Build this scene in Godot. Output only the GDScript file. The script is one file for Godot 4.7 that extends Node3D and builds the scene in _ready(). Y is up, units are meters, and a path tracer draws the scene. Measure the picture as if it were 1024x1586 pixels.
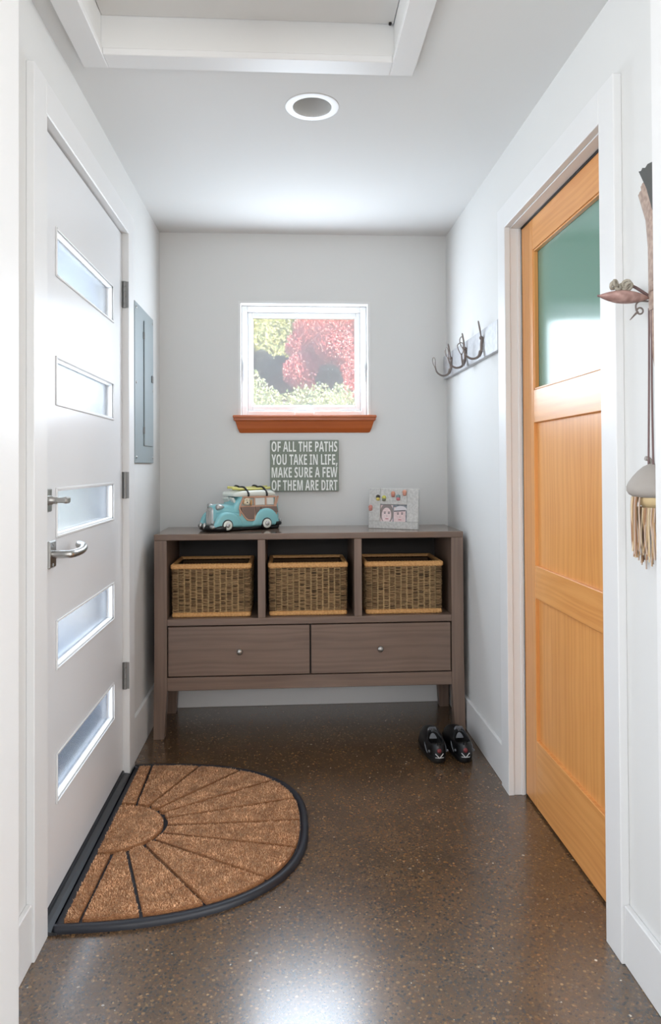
extends Node3D
# Entry hall: the room is laid out along -z (depth), x to the right, y up, metres.

const WL := -0.6235      # left wall face
const WR := 0.797        # right wall face
const CH := 2.32         # ceiling height
const ZB := -3.513       # back wall face
var M := {}
var used := {}
var T := Transform3D.IDENTITY
var rng := RandomNumberGenerator.new()

# ------------------------------------------------------------------ helpers
func numbered(parent: Node, called: String) -> String:
	var k := str(parent.get_instance_id()) + "/" + called
	used[k] = used.get(k, 0) + 1
	return called if used[k] == 1 else "%s_%03d" % [called, used[k] - 1]

func tag(o: Node, label: String, category := "", group := "", kind := "") -> void:
	if label: o.set_meta("label", label)
	if category: o.set_meta("category", category)
	if group: o.set_meta("group", group)
	if kind: o.set_meta("kind", kind)

func thing(called: String, label: String, category: String, at := Vector3.ZERO, turn := 0.0, group := "") -> Node3D:
	var o := Node3D.new()
	o.name = numbered(self, called)
	add_child(o)
	o.position = at
	o.rotation.y = turn
	tag(o, label, category, group)
	return o

func st() -> SurfaceTool:
	var s := SurfaceTool.new()
	s.begin(Mesh.PRIMITIVE_TRIANGLES)
	s.set_smooth_group(-1)
	return s

func put(called: String, s: SurfaceTool, m: Material, parent: Node = self, label := "", kind := "") -> MeshInstance3D:
	s.generate_normals()
	s.index()
	var o := MeshInstance3D.new()
	o.mesh = s.commit()
	o.material_override = m
	o.name = numbered(parent, called)
	parent.add_child(o)
	if label: o.set_meta("label", label)
	if kind: o.set_meta("kind", kind)
	return o

func struct(called: String, s: SurfaceTool, m: Material, label: String, category: String) -> MeshInstance3D:
	var o := put(called, s, m)
	tag(o, label, category, "", "structure")
	return o

func mesh_at(called: String, mesh: Mesh, m: Material, parent: Node, at := Transform3D.IDENTITY) -> MeshInstance3D:
	var o := MeshInstance3D.new()
	o.mesh = mesh
	o.material_override = m
	o.name = numbered(parent, called)
	o.transform = at
	parent.add_child(o)
	return o

func tri(s: SurfaceTool, a: Vector3, b: Vector3, c: Vector3) -> void:   # counter-clockwise from outside
	s.add_vertex(T * a)
	s.add_vertex(T * c)
	s.add_vertex(T * b)

func face(s: SurfaceTool, p: Array, out: Vector3) -> void:
	var n: Vector3 = (p[1] - p[0]).cross(p[2] - p[0])
	var flip := n.dot(out) < 0.0
	for i in range(1, p.size() - 1):
		if flip: tri(s, p[0], p[i + 1], p[i])
		else: tri(s, p[0], p[i], p[i + 1])

# chamfered box, centre c, full size d
func box(s: SurfaceTool, c: Vector3, d: Vector3, b := 0.0) -> void:
	var h := d / 2.0
	b = minf(b, minf(h.x, minf(h.y, h.z)) * 0.9)
	if b <= 0.0:
		for ax in 3:
			for sg: float in [-1.0, 1.0]:
				var u := (ax + 1) % 3
				var v := (ax + 2) % 3
				var q := []
				for k in [[-1, -1], [1, -1], [1, 1], [-1, 1]]:
					var p := Vector3.ZERO
					p[ax] = sg * h[ax]; p[u] = k[0] * h[u]; p[v] = k[1] * h[v]
					q.append(c + p)
				var o := Vector3.ZERO
				o[ax] = sg
				face(s, q, o)
		return
	var pt := func(sx: float, sy: float, sz: float, ax: int) -> Vector3:
		var p := Vector3(sx * (h.x - b), sy * (h.y - b), sz * (h.z - b))
		p[ax] = Vector3(sx * h.x, sy * h.y, sz * h.z)[ax]
		return c + p
	for ax in 3:
		var u := (ax + 1) % 3
		var v := (ax + 2) % 3
		for sg: float in [-1.0, 1.0]:
			var q := []
			for k in [[-1, -1], [1, -1], [1, 1], [-1, 1]]:
				var e := Vector3.ZERO
				e[ax] = sg; e[u] = k[0]; e[v] = k[1]
				q.append(pt.call(e.x, e.y, e.z, ax))
			var o := Vector3.ZERO
			o[ax] = sg
			face(s, q, o)
		for su in [-1.0, 1.0]:
			for sv in [-1.0, 1.0]:
				var e0 := Vector3.ZERO
				e0[ax] = -1.0; e0[u] = su; e0[v] = sv
				var e1 := e0
				e1[ax] = 1.0
				var o := Vector3.ZERO
				o[u] = su; o[v] = sv
				face(s, [pt.call(e0.x, e0.y, e0.z, u), pt.call(e1.x, e1.y, e1.z, u), pt.call(e1.x, e1.y, e1.z, v), pt.call(e0.x, e0.y, e0.z, v)], o)
	for sx in [-1.0, 1.0]:
		for sy in [-1.0, 1.0]:
			for sz in [-1.0, 1.0]:
				face(s, [pt.call(sx, sy, sz, 0), pt.call(sx, sy, sz, 1), pt.call(sx, sy, sz, 2)], Vector3(sx, sy, sz))

func bx(s: SurfaceTool, x0: float, x1: float, y0: float, y1: float, z0: float, z1: float, b := 0.0) -> void:
	box(s, Vector3(x0 + x1, y0 + y1, z0 + z1) / 2.0, Vector3(absf(x1 - x0), absf(y1 - y0), absf(z1 - z0)), b)

func signed_vol(t: PackedVector3Array) -> float:
	var v := 0.0
	for i in range(0, t.size(), 3): v += t[i].dot(t[i + 1].cross(t[i + 2]))
	return v

func flush(s: SurfaceTool, t: PackedVector3Array, cap: PackedVector3Array) -> void:
	var all := PackedVector3Array(t)
	all.append_array(cap)
	var flip := signed_vol(all) < 0.0
	s.set_smooth_group(0)
	for i in range(0, t.size(), 3):
		if flip: tri(s, t[i], t[i + 2], t[i + 1])
		else: tri(s, t[i], t[i + 1], t[i + 2])
	s.set_smooth_group(-1)
	for i in range(0, cap.size(), 3):
		if flip: tri(s, cap[i], cap[i + 2], cap[i + 1])
		else: tri(s, cap[i], cap[i + 1], cap[i + 2])

# surface through rings of points; every ring has the same count
func loft(s: SurfaceTool, rings: Array, caps := true, closed := true, wrap := false) -> void:
	var t := PackedVector3Array()
	var n: int = rings[0].size()
	var last := rings.size() if wrap else rings.size() - 1
	for i in last:
		var a = rings[i]
		var b = rings[(i + 1) % rings.size()]
		for j in (n if closed else n - 1):
			var k := (j + 1) % n
			t.append_array(PackedVector3Array([a[j], b[j], b[k], a[j], b[k], a[k]]))
	var cap := PackedVector3Array()
	if caps and closed and not wrap:
		for e in [0, rings.size() - 1]:
			var r = rings[e]
			var m := Vector3.ZERO
			for p in r: m += p / n
			for j in n:
				var k := (j + 1) % n
				if e == 0: cap.append_array(PackedVector3Array([m, r[j], r[k]]))
				else: cap.append_array(PackedVector3Array([m, r[k], r[j]]))
	flush(s, t, cap)

func tube(s: SurfaceTool, pts: Array, r, n := 8, wrap := false, flat := 1.0) -> void:
	var rings := []
	var up := Vector3.ZERO
	for i in pts.size():
		var a: Vector3 = pts[(i - 1 + pts.size()) % pts.size()] if wrap or i > 0 else pts[0]
		var b: Vector3 = pts[(i + 1) % pts.size()] if wrap or i < pts.size() - 1 else pts[i]
		var d := (b - a).normalized()
		if up == Vector3.ZERO:
			up = Vector3.UP if absf(d.y) < 0.9 else Vector3.RIGHT
		up = (up - d * up.dot(d)).normalized()
		var side := d.cross(up)
		var ring := PackedVector3Array()
		var rr: float = r if r is float else r[i]
		for j in n:
			var an := TAU * j / n
			ring.append(pts[i] + (up * cos(an) * flat + side * sin(an)) * rr)
		rings.append(ring)
	loft(s, rings, true, true, wrap)

func curve(p: Array, k := 5, wrap := false) -> Array:     # Catmull-Rom through the points
	var o := []
	var n := p.size()
	for i in (n if wrap else n - 1):
		var a: Vector3 = p[(i - 1 + n) % n] if wrap or i > 0 else p[0]
		var b: Vector3 = p[i]
		var c: Vector3 = p[(i + 1) % n]
		var d: Vector3 = p[(i + 2) % n] if wrap or i < n - 2 else p[n - 1]
		for j in k: o.append(b.cubic_interpolate(c, a, d, float(j) / k))
	if not wrap: o.append(p[n - 1])
	return o

func lathe(s: SurfaceTool, prof: Array, n := 24, caps := true) -> void:     # prof: Vector2(radius, y)
	var rings := []
	for p in prof:
		var ring := PackedVector3Array()
		for j in n:
			var a := TAU * j / n
			ring.append(Vector3(p.x * cos(a), p.y, p.x * sin(a)))
		rings.append(ring)
	loft(s, rings, caps)

func ball(s: SurfaceTool, c: Vector3, r: Vector3, n := 14, m := 8) -> void:
	var rings := []
	for i in m + 1:
		var b := PI * (0.02 + 0.96 * i / m) - PI / 2
		var ring := PackedVector3Array()
		for j in n:
			var a := TAU * j / n
			ring.append(c + Vector3(cos(b) * cos(a) * r.x, sin(b) * r.y, cos(b) * sin(a) * r.z))
		rings.append(ring)
	loft(s, rings)

# polygon in the xy plane extruded along z from z0 to z1
func extrude(s: SurfaceTool, poly: PackedVector2Array, z0: float, z1: float) -> void:
	var ix := Geometry2D.triangulate_polygon(poly)
	for i in range(0, ix.size(), 3):
		var a := poly[ix[i]]; var b := poly[ix[i + 1]]; var c := poly[ix[i + 2]]
		face(s, [Vector3(a.x, a.y, z1), Vector3(b.x, b.y, z1), Vector3(c.x, c.y, z1)], Vector3(0, 0, signf(z1 - z0)))
		face(s, [Vector3(a.x, a.y, z0), Vector3(b.x, b.y, z0), Vector3(c.x, c.y, z0)], Vector3(0, 0, signf(z0 - z1)))
	var ccw := not Geometry2D.is_polygon_clockwise(poly)
	for i in poly.size():
		var a := poly[i]; var b := poly[(i + 1) % poly.size()]
		var o := Vector3(b.y - a.y, a.x - b.x, 0) * (1.0 if ccw else -1.0)
		face(s, [Vector3(a.x, a.y, z0), Vector3(b.x, b.y, z0), Vector3(b.x, b.y, z1), Vector3(a.x, a.y, z1)], o)

func rect_ring(hx: float, hy: float, r: float, n := 4) -> PackedVector2Array:   # rounded rectangle
	var o := PackedVector2Array()
	r = minf(r, minf(hx, hy))
	for k in 4:
		var c := Vector2((hx - r) * [1, -1, -1, 1][k], (hy - r) * [1, 1, -1, -1][k])
		for i in n + 1:
			var a := PI / 2 * (k + float(i) / n)
			o.append(c + Vector2(cos(a), sin(a)) * r)
	return o

# ------------------------------------------------------------------ materials
func mat(c: Color, rough := 0.6, metal := 0.0, spec := 0.5) -> StandardMaterial3D:
	var m := StandardMaterial3D.new()
	m.albedo_color = c
	m.roughness = rough
	m.metallic = metal
	m.metallic_specular = spec
	return m

func textured(img: Image, scale: float, rough := 0.5, bump := 0.0, world := false) -> StandardMaterial3D:
	img.generate_mipmaps()
	var t := ImageTexture.create_from_image(img)
	var m := mat(Color.WHITE, rough)
	m.albedo_texture = t
	m.uv1_triplanar = true
	m.uv1_world_triplanar = world
	m.uv1_scale = Vector3.ONE * scale
	if bump > 0.0:
		m.heightmap_enabled = true
		m.heightmap_texture = t
		m.heightmap_scale = bump
	return m

func noise(sd: int, f: float, oct := 3) -> FastNoiseLite:
	var n := FastNoiseLite.new()
	n.seed = sd
	n.frequency = f
	n.fractal_octaves = oct
	return n

# grain runs down the image (v)
func wood_img(lo: Color, hi: Color, sd: int, bands: float, contrast := 1.0) -> Image:
	var w := 512
	var h := 512
	var a := noise(sd, 0.012, 2)
	var b := noise(sd + 1, 0.09, 3)
	var c := noise(sd + 2, 0.004, 2)
	var img := Image.create(w, h, false, Image.FORMAT_RGB8)
	for y in h:
		for x in w:
			var wx := x + 14.0 * c.get_noise_2d(x, y * 0.35)
			var ring := 0.5 + 0.5 * sin(wx * bands + 7.0 * a.get_noise_2d(wx, y * 0.035))
			var fibre := b.get_noise_2d(x * 2.0, y * 0.05) * 0.5 + 0.5
			var blotch := a.get_noise_2d(x * 0.6 + 300.0, y * 0.18) * 0.5 + 0.5
			var v := clampf((ring * 0.35 + fibre * 0.4 + blotch * 0.45 - 0.1 - 0.5) * contrast + 0.5, 0.0, 1.0)
			img.set_pixel(x, y, lo.lerp(hi, v))
	# mirrored into a tile that repeats without a seam
	var out := Image.create(2 * w, 2 * h, false, Image.FORMAT_RGB8)
	for k in 4:
		out.blit_rect(img, Rect2i(0, 0, w, h), Vector2i(0 if k < 2 else w, 0 if k % 3 == 0 else h))
		if k % 2 == 0: img.flip_y()
		else: img.flip_x()
	return out

func concrete_img() -> Image:
	var n := 2048
	var d := PackedByteArray()
	d.resize(n * n * 3)
	var a := noise(5, 0.004, 4)
	var b := noise(9, 0.05, 2)
	var row := PackedFloat32Array()
	for y in n:
		for x in range(0, n, 2):
			var v := a.get_noise_2d(x, y) * 0.16 + b.get_noise_2d(x, y) * 0.10
			for k in 2:
				var i := (y * n + x + k) * 3
				var g := v + rng.randf_range(-0.17, 0.17)
				d[i] = clampi(int(92.0 * (1.0 + g)), 0, 255)
				d[i + 1] = clampi(int(70.0 * (1.0 + g * 0.97)), 0, 255)
				d[i + 2] = clampi(int(48.0 * (1.0 + g * 0.9)), 0, 255)
	var tones := [[40, 37, 36], [54, 46, 42], [34, 35, 40], [120, 86, 52], [142, 104, 60], [104, 88, 72], [160, 126, 84], [62, 58, 60], [120, 82, 52], [48, 48, 54], [44, 40, 38], [130, 92, 60], [140, 108, 66], [104, 88, 70]]
	for q in 80000:
		var cx := rng.randi_range(0, n - 1)
		var cy := rng.randi_range(0, n - 1)
		var rx := 0.9 + pow(rng.randf(), 3.2) * 5.2
		var ry := rx * rng.randf_range(0.6, 1.0)
		var an := rng.randf() * PI
		var t = tones[rng.randi_range(0, tones.size() - 1)]
		if rng.randf() < 0.006: t = [215, 205, 186]
		var k := rng.randf_range(0.8, 1.15)
		var al := rng.randf_range(0.45, 0.95)
		var ca := cos(an); var sa := sin(an)
		var R := int(rx) + 1
		for dy in range(-R, R + 1):
			for dx in range(-R, R + 1):
				var u := (dx * ca + dy * sa) / rx
				var v := (-dx * sa + dy * ca) / ry
				if u * u + v * v <= 1.0 + 0.25 * sin(dx * 2.1 + dy * 1.3 + q):
					var i := (((cy + dy + n) % n) * n + (cx + dx + n) % n) * 3
					for c in 3: d[i + c] = clampi(int(lerpf(d[i + c], t[c] * k, al)), 0, 255)
	return Image.create_from_data(n, n, false, Image.FORMAT_RGB8, d)

func coir_img() -> Image:
	var n := 512
	var img := Image.create(n, n, false, Image.FORMAT_RGB8)
	var a := noise(21, 0.11, 3)
	var b := noise(22, 0.02, 3)
	for y in n:
		for x in n:
			var v := a.get_noise_2d(x, y) * 0.9 + b.get_noise_2d(x, y) * 0.5
			img.set_pixel(x, y, Color(0.50, 0.32, 0.20).lerp(Color(0.80, 0.57, 0.38), clampf(v + 0.5, 0, 1)))
	return img

func speckle_img(lo: Color, hi: Color, sd: int, f: float) -> Image:
	var n := 256
	var img := Image.create(n, n, false, Image.FORMAT_RGB8)
	var a := noise(sd, f, 4)
	for y in n:
		for x in n:
			img.set_pixel(x, y, lo.lerp(hi, clampf(a.get_noise_2d(x, y) * 1.2 + 0.5, 0, 1)))
	return img

func make_materials() -> void:
	M.wall = mat(Color(0.875, 0.872, 0.862), 0.75, 0.0, 0.3)
	M.ceiling = mat(Color(0.88, 0.877, 0.868), 0.85, 0.0, 0.3)
	M.trim = mat(Color(0.90, 0.897, 0.892), 0.42)
	M.door_white = mat(Color(0.89, 0.89, 0.892), 0.30)
	M.vinyl = mat(Color(0.92, 0.925, 0.93), 0.35)
	M.floor = textured(concrete_img(), 1.0 / 1.5, 0.24, 0.0, true)
	M.floor.metallic_specular = 0.65
	M.floor.clearcoat_enabled = true
	M.floor.clearcoat = 0.5
	M.floor.clearcoat_roughness = 0.2
	var fir := wood_img(Color(0.80, 0.52, 0.27), Color(0.93, 0.69, 0.42), 40, 0.22, 0.7)
	M.fir_v = textured(fir, 1.0, 0.34)
	var firh: Image = fir.duplicate()
	firh.rotate_90(CLOCKWISE)
	M.fir_h = textured(firh, 1.0, 0.34)
	var grey := wood_img(Color(0.405, 0.33, 0.285), Color(0.585, 0.495, 0.435), 60, 0.16, 0.6)
	M.ash_v = textured(grey, 1.1, 0.42)
	var greyh: Image = grey.duplicate()
	greyh.rotate_90(CLOCKWISE)
	M.ash_h = textured(greyh, 1.1, 0.36)
	M.ash_top = textured(greyh, 1.1, 0.12)
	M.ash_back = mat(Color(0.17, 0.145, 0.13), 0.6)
	var sill := wood_img(Color(0.62, 0.29, 0.11), Color(0.77, 0.41, 0.18), 80, 0.15, 0.7)
	sill.rotate_90(CLOCKWISE)
	M.sill = textured(sill, 1.0, 0.35)
	M.coir = textured(coir_img(), 6.0, 0.95, 0.6)
	M.fibre = mat(Color.WHITE, 0.9)
	M.fibre.vertex_color_use_as_albedo = true
	M.tint = mat(Color.WHITE, 0.75)
	M.tint.vertex_color_use_as_albedo = true
	M.rubber = mat(Color(0.13, 0.14, 0.17), 0.45)
	M.nickel = mat(Color(0.72, 0.715, 0.70), 0.28, 1.0)
	M.hinge = mat(Color(0.55, 0.55, 0.545), 0.4, 0.35)
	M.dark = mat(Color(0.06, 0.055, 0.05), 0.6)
	M.threshold = mat(Color(0.34, 0.35, 0.36), 0.4, 0.7)
	M.panel = mat(Color(0.58, 0.62, 0.63), 0.4, 0.0)
	M.frost = mat(Color(0.98, 0.99, 0.99, 0.0), 0.24)
	M.frost.refraction_enabled = true
	M.frost.refraction_scale = 0.045
	M.teal = mat(Color(0.42, 0.57, 0.505), 0.13)
	M.glass = mat(Color(0.95, 0.98, 1.0, 0.06), 0.02, 0.0, 0.06)
	M.glass.transparency = BaseMaterial3D.TRANSPARENCY_ALPHA
	M.haze_screen = mat(Color(0.90, 0.865, 0.80, 0.42), 0.9, 0.0, 0.0)  # pale tint of the screen doubles as haze over the garden view
	M.haze_screen.transparency = BaseMaterial3D.TRANSPARENCY_ALPHA
	M.haze_screen.backlight_enabled = true
	M.haze_screen.backlight = Color(1, 1, 1)
	M.rattan = textured(speckle_img(Color(0.80, 0.59, 0.36), Color(0.87, 0.67, 0.43), 31, 0.05), 6.0, 0.5)
	M.iron = mat(Color(0.50, 0.455, 0.43), 0.45, 0.3)
	M.board = textured(speckle_img(Color(0.70, 0.70, 0.71), Color(0.75, 0.75, 0.76), 33, 0.03), 4.0, 0.4)
	M.sign = textured(speckle_img(Color(0.50, 0.53, 0.48), Color(0.545, 0.575, 0.525), 35, 0.06), 6.0, 0.7)
	M.dark_weave = mat(Color(0.30, 0.21, 0.12), 0.9)
	M.letter = mat(Color(0.96, 0.965, 0.95), 0.7)

# ------------------------------------------------------------------ the scene
func _ready() -> void:
	rng.seed = 7
	# camera
	var cam := Camera3D.new()
	cam.name = "camera"
	add_child(cam)
	cam.projection = Camera3D.PROJECTION_FRUSTUM
	cam.keep_aspect = Camera3D.KEEP_HEIGHT
	cam.near = 0.05
	cam.far = 200.0
	cam.size = 2.0 * cam.near * 793.0 / 1100.0
	cam.frustum_offset = Vector2(0, -cam.near * 85.8 / 1100.0)
	cam.position = Vector3(0, 1.1733, 0)
	cam.rotation = Vector3(0.0122, -0.0601, -0.0054)
	cam.current = true
	# sky, exposure
	var we := WorldEnvironment.new()
	we.name = "environment"
	var env := Environment.new()
	env.background_mode = Environment.BG_SKY
	var sky := Sky.new()
	var sm := ProceduralSkyMaterial.new()
	sm.sky_top_color = Color(0.55, 0.68, 0.88)
	sm.sky_horizon_color = Color(0.86, 0.91, 0.97)
	sm.ground_horizon_color = Color(0.62, 0.64, 0.62)
	sm.ground_bottom_color = Color(0.35, 0.36, 0.34)
	sm.energy_multiplier = 2.6
	sky.sky_material = sm
	env.sky = sky
	env.tonemap_mode = Environment.TONE_MAPPER_LINEAR
	env.tonemap_exposure = 1.0
	env.sdfgi_enabled = true
	env.ssao_enabled = true
	env.ssil_enabled = true
	we.environment = env
	add_child(we)
	# sun: high, from the right and over the roof, on the garden only
	var sun := DirectionalLight3D.new()
	sun.name = "sun"
	sun.light_energy = 4.5
	sun.light_color = Color(1.0, 0.96, 0.9)
	sun.light_angular_distance = 0.6
	sun.shadow_enabled = true
	add_child(sun)
	sun.look_at_from_position(Vector3(5.0, 8.0, -2.0), Vector3(0, 1, -7))
	# daylight through the back window, in front of its pane
	area("window_daylight", Vector3(0.085, 1.69, ZB - 0.070), Vector2(0.50, 0.44), Vector3(0, 0, 1), Color(0.89, 0.945, 1.0), 1.4)
	# fill light at an unseen window added behind the photographer
	area("rear_fill_light", Vector3(0.15, 1.95, 2.38), Vector2(2.0, 0.50), Vector3(0, 0, -1), Color(1.0, 0.985, 0.97), 3.2)
	# and at unseen windows added on both sides of that room
	area("side_fill_light", Vector3(-1.70, 1.55, 0.55), Vector2(1.3, 1.1), Vector3(1, 0, 0), Color(0.95, 0.975, 1.0), 6.9)
	area("side_fill_light", Vector3(2.10, 1.55, 0.55), Vector2(1.3, 1.1), Vector3(-1, 0, 0), Color(0.98, 0.99, 1.0), 6.4)
	# daylight in front of the five panes of the entry door
	for y in [1.760, 1.408, 1.048, 0.690, 0.330]:
		area("pane_daylight", Vector3(-0.6465, y, -2.288), Vector2(0.60, 0.11), Vector3(1, 0, 0), Color(0.88, 0.94, 1.0), 0.065)

	make_materials()
	room()
	back_window()
	white_door()
	wood_door()
	trims()
	hatch()
	downlight()
	garden()
	console()
	baskets()
	doormat()
	wall_sign()
	toy_car()
	photo_frame()
	hook_rack()
	breaker_panel()
	shoes()
	wall_hanging()

func area(called: String, at: Vector3, size: Vector2, towards: Vector3, c: Color, e: float) -> void:
	var l := AreaLight3D.new()
	l.name = numbered(self, called)
	l.area_size = size
	l.light_color = c
	l.light_energy = e
	l.area_range = 12.0
	l.shadow_enabled = true
	add_child(l)
	l.look_at_from_position(at, at + towards)

func room() -> void:
	var s := st()
	bx(s, -1.9, 2.3, -0.12, 0.0, -3.80, 2.6)
	struct("floor", s, M.floor, "dark brown polished concrete floor with small exposed pebbles", "floor")
	# ceiling, open where the attic hatch is
	s = st()
	bx(s, -1.9, -0.509, CH, CH + 0.16, -3.80, 2.6)
	bx(s, 0.307, 2.3, CH, CH + 0.16, -3.80, 2.6)
	bx(s, -0.509, 0.307, CH, CH + 0.16, -3.80, -2.320)
	bx(s, -0.509, 0.307, CH, CH + 0.16, -2.196, -1.972)
	bx(s, -0.509, 0.021, CH, CH + 0.16, -2.320, -2.196)
	bx(s, 0.145, 0.307, CH, CH + 0.16, -2.320, -2.196)
	bx(s, 0.02, 0.146, CH + 0.13, CH + 0.16, -2.321, -2.195)
	bx(s, -0.509, 0.307, CH, CH + 0.16, -1.25, 2.6)
	struct("ceiling", s, M.ceiling, "plain white plaster ceiling around the hatch", "ceiling")
	# left wall with the entry door's opening
	s = st()
	var a := WL - 0.16
	bx(s, a, WL, 0, CH, -3.80, -2.757)
	bx(s, a, WL, 0, CH, -1.805, -1.22)
	bx(s, a, WL, 2.072, CH, -2.757, -1.805)
	struct("wall_left", s, M.wall, "white painted wall on the left around the entry door", "wall")
	# right wall: two skins with the pocket for the sliding door between them
	s = st()
	bx(s, WR, WR + 0.036, 0, CH, -3.80, -2.500)
	bx(s, WR, WR + 0.036, 0, CH, -1.712, -1.22)
	bx(s, WR, WR + 0.036, 2.028, CH, -2.500, -1.712)
	bx(s, WR + 0.036, WR + 0.13, 0, CH, -3.80, -2.500)
	bx(s, WR + 0.036, WR + 0.13, 2.028, CH, -2.500, -1.22)
	bx(s, WR + 0.092, WR + 0.13, 0, 2.028, -2.500, -1.22)
	struct("wall_right", s, M.wall, "white painted wall on the right around the wooden pocket door", "wall")
	# back wall with the window opening
	s = st()
	bx(s, WL - 0.16, WR + 0.13, 0, 1.418, ZB - 0.16, ZB)
	bx(s, WL - 0.16, WR + 0.13, 1.974, CH, ZB - 0.16, ZB)
	bx(s, WL - 0.16, -0.229, 1.418, 1.974, ZB - 0.16, ZB)
	bx(s, 0.400, WR + 0.13, 1.418, 1.974, ZB - 0.16, ZB)
	struct("wall_back", s, M.wall, "white painted end wall holding the small window", "wall")
	# cased opening the photograph is taken through
	s = st()
	bx(s, -1.9, -0.480, 0, CH, -1.30, -1.15)
	bx(s, 0.692, 2.3, 0, CH, -1.30, -1.15)
	struct("wall_front", s, M.trim, "white painted edge of the opening at the very front", "wall")
	# the room behind the photographer
	s = st()
	for x in [-1.9, 2.15]:
		bx(s, x, x + 0.15, 0, 0.98, -1.15, 2.6)
		bx(s, x, x + 0.15, 2.12, CH, -1.15, 2.6)
		bx(s, x, x + 0.15, 0.98, 2.12, -1.15, -0.12)
		bx(s, x, x + 0.15, 0.98, 2.12, 1.22, 2.6)
	bx(s, -1.75, 2.15, 0, 1.65, 2.45, 2.6)
	bx(s, -1.75, 2.15, 2.25, CH, 2.45, 2.6)
	bx(s, -1.75, -0.95, 1.65, 2.25, 2.45, 2.6)
	bx(s, 1.25, 2.15, 1.65, 2.25, 2.45, 2.6)
	struct("wall_rear", s, M.wall, "white wall of the room behind the camera with an added wide window", "wall")
	s = st()  # unseen window, added to carry the light from behind
	bx(s, -0.95, 1.25, 1.65, 1.70, 2.47, 2.55)
	bx(s, -0.95, 1.25, 2.20, 2.25, 2.47, 2.55)
	for x in [-0.925, 0.15, 1.225]: bx(s, x - 0.025, x + 0.025, 1.70, 2.20, 2.47, 2.55)
	var w := struct("window_2", s, M.vinyl, "wide white window added behind the camera for fill light", "window")
	s = st()
	bx(s, -0.9, 0.125, 1.70, 2.20, 2.508, 2.512)
	bx(s, 0.175, 1.2, 1.70, 2.20, 2.508, 2.512)
	put("pane", s, M.glass, w)

	for k in 2:  # unseen side windows, added to carry the fill light
		var x: float = [-1.84, 2.21][k]
		s = st()
		for z in [-0.12, 0.525, 1.17]: bx(s, x - 0.03, x + 0.03, 0.98, 2.12, z, z + 0.05)
		for y in [0.98, 2.07]: bx(s, x - 0.03, x + 0.03, y, y + 0.05, -0.07, 1.17)
		w = struct("window_%d" % (3 + k), s, M.vinyl, ["white window added left of the camera for fill light", "white window added right of the camera for fill light"][k], "window")
		s = st()
		bx(s, x - 0.003, x + 0.003, 1.03, 2.07, -0.07, 0.525)
		bx(s, x - 0.003, x + 0.003, 1.03, 2.07, 0.575, 1.17)
		put("pane", s, M.glass, w)

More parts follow.
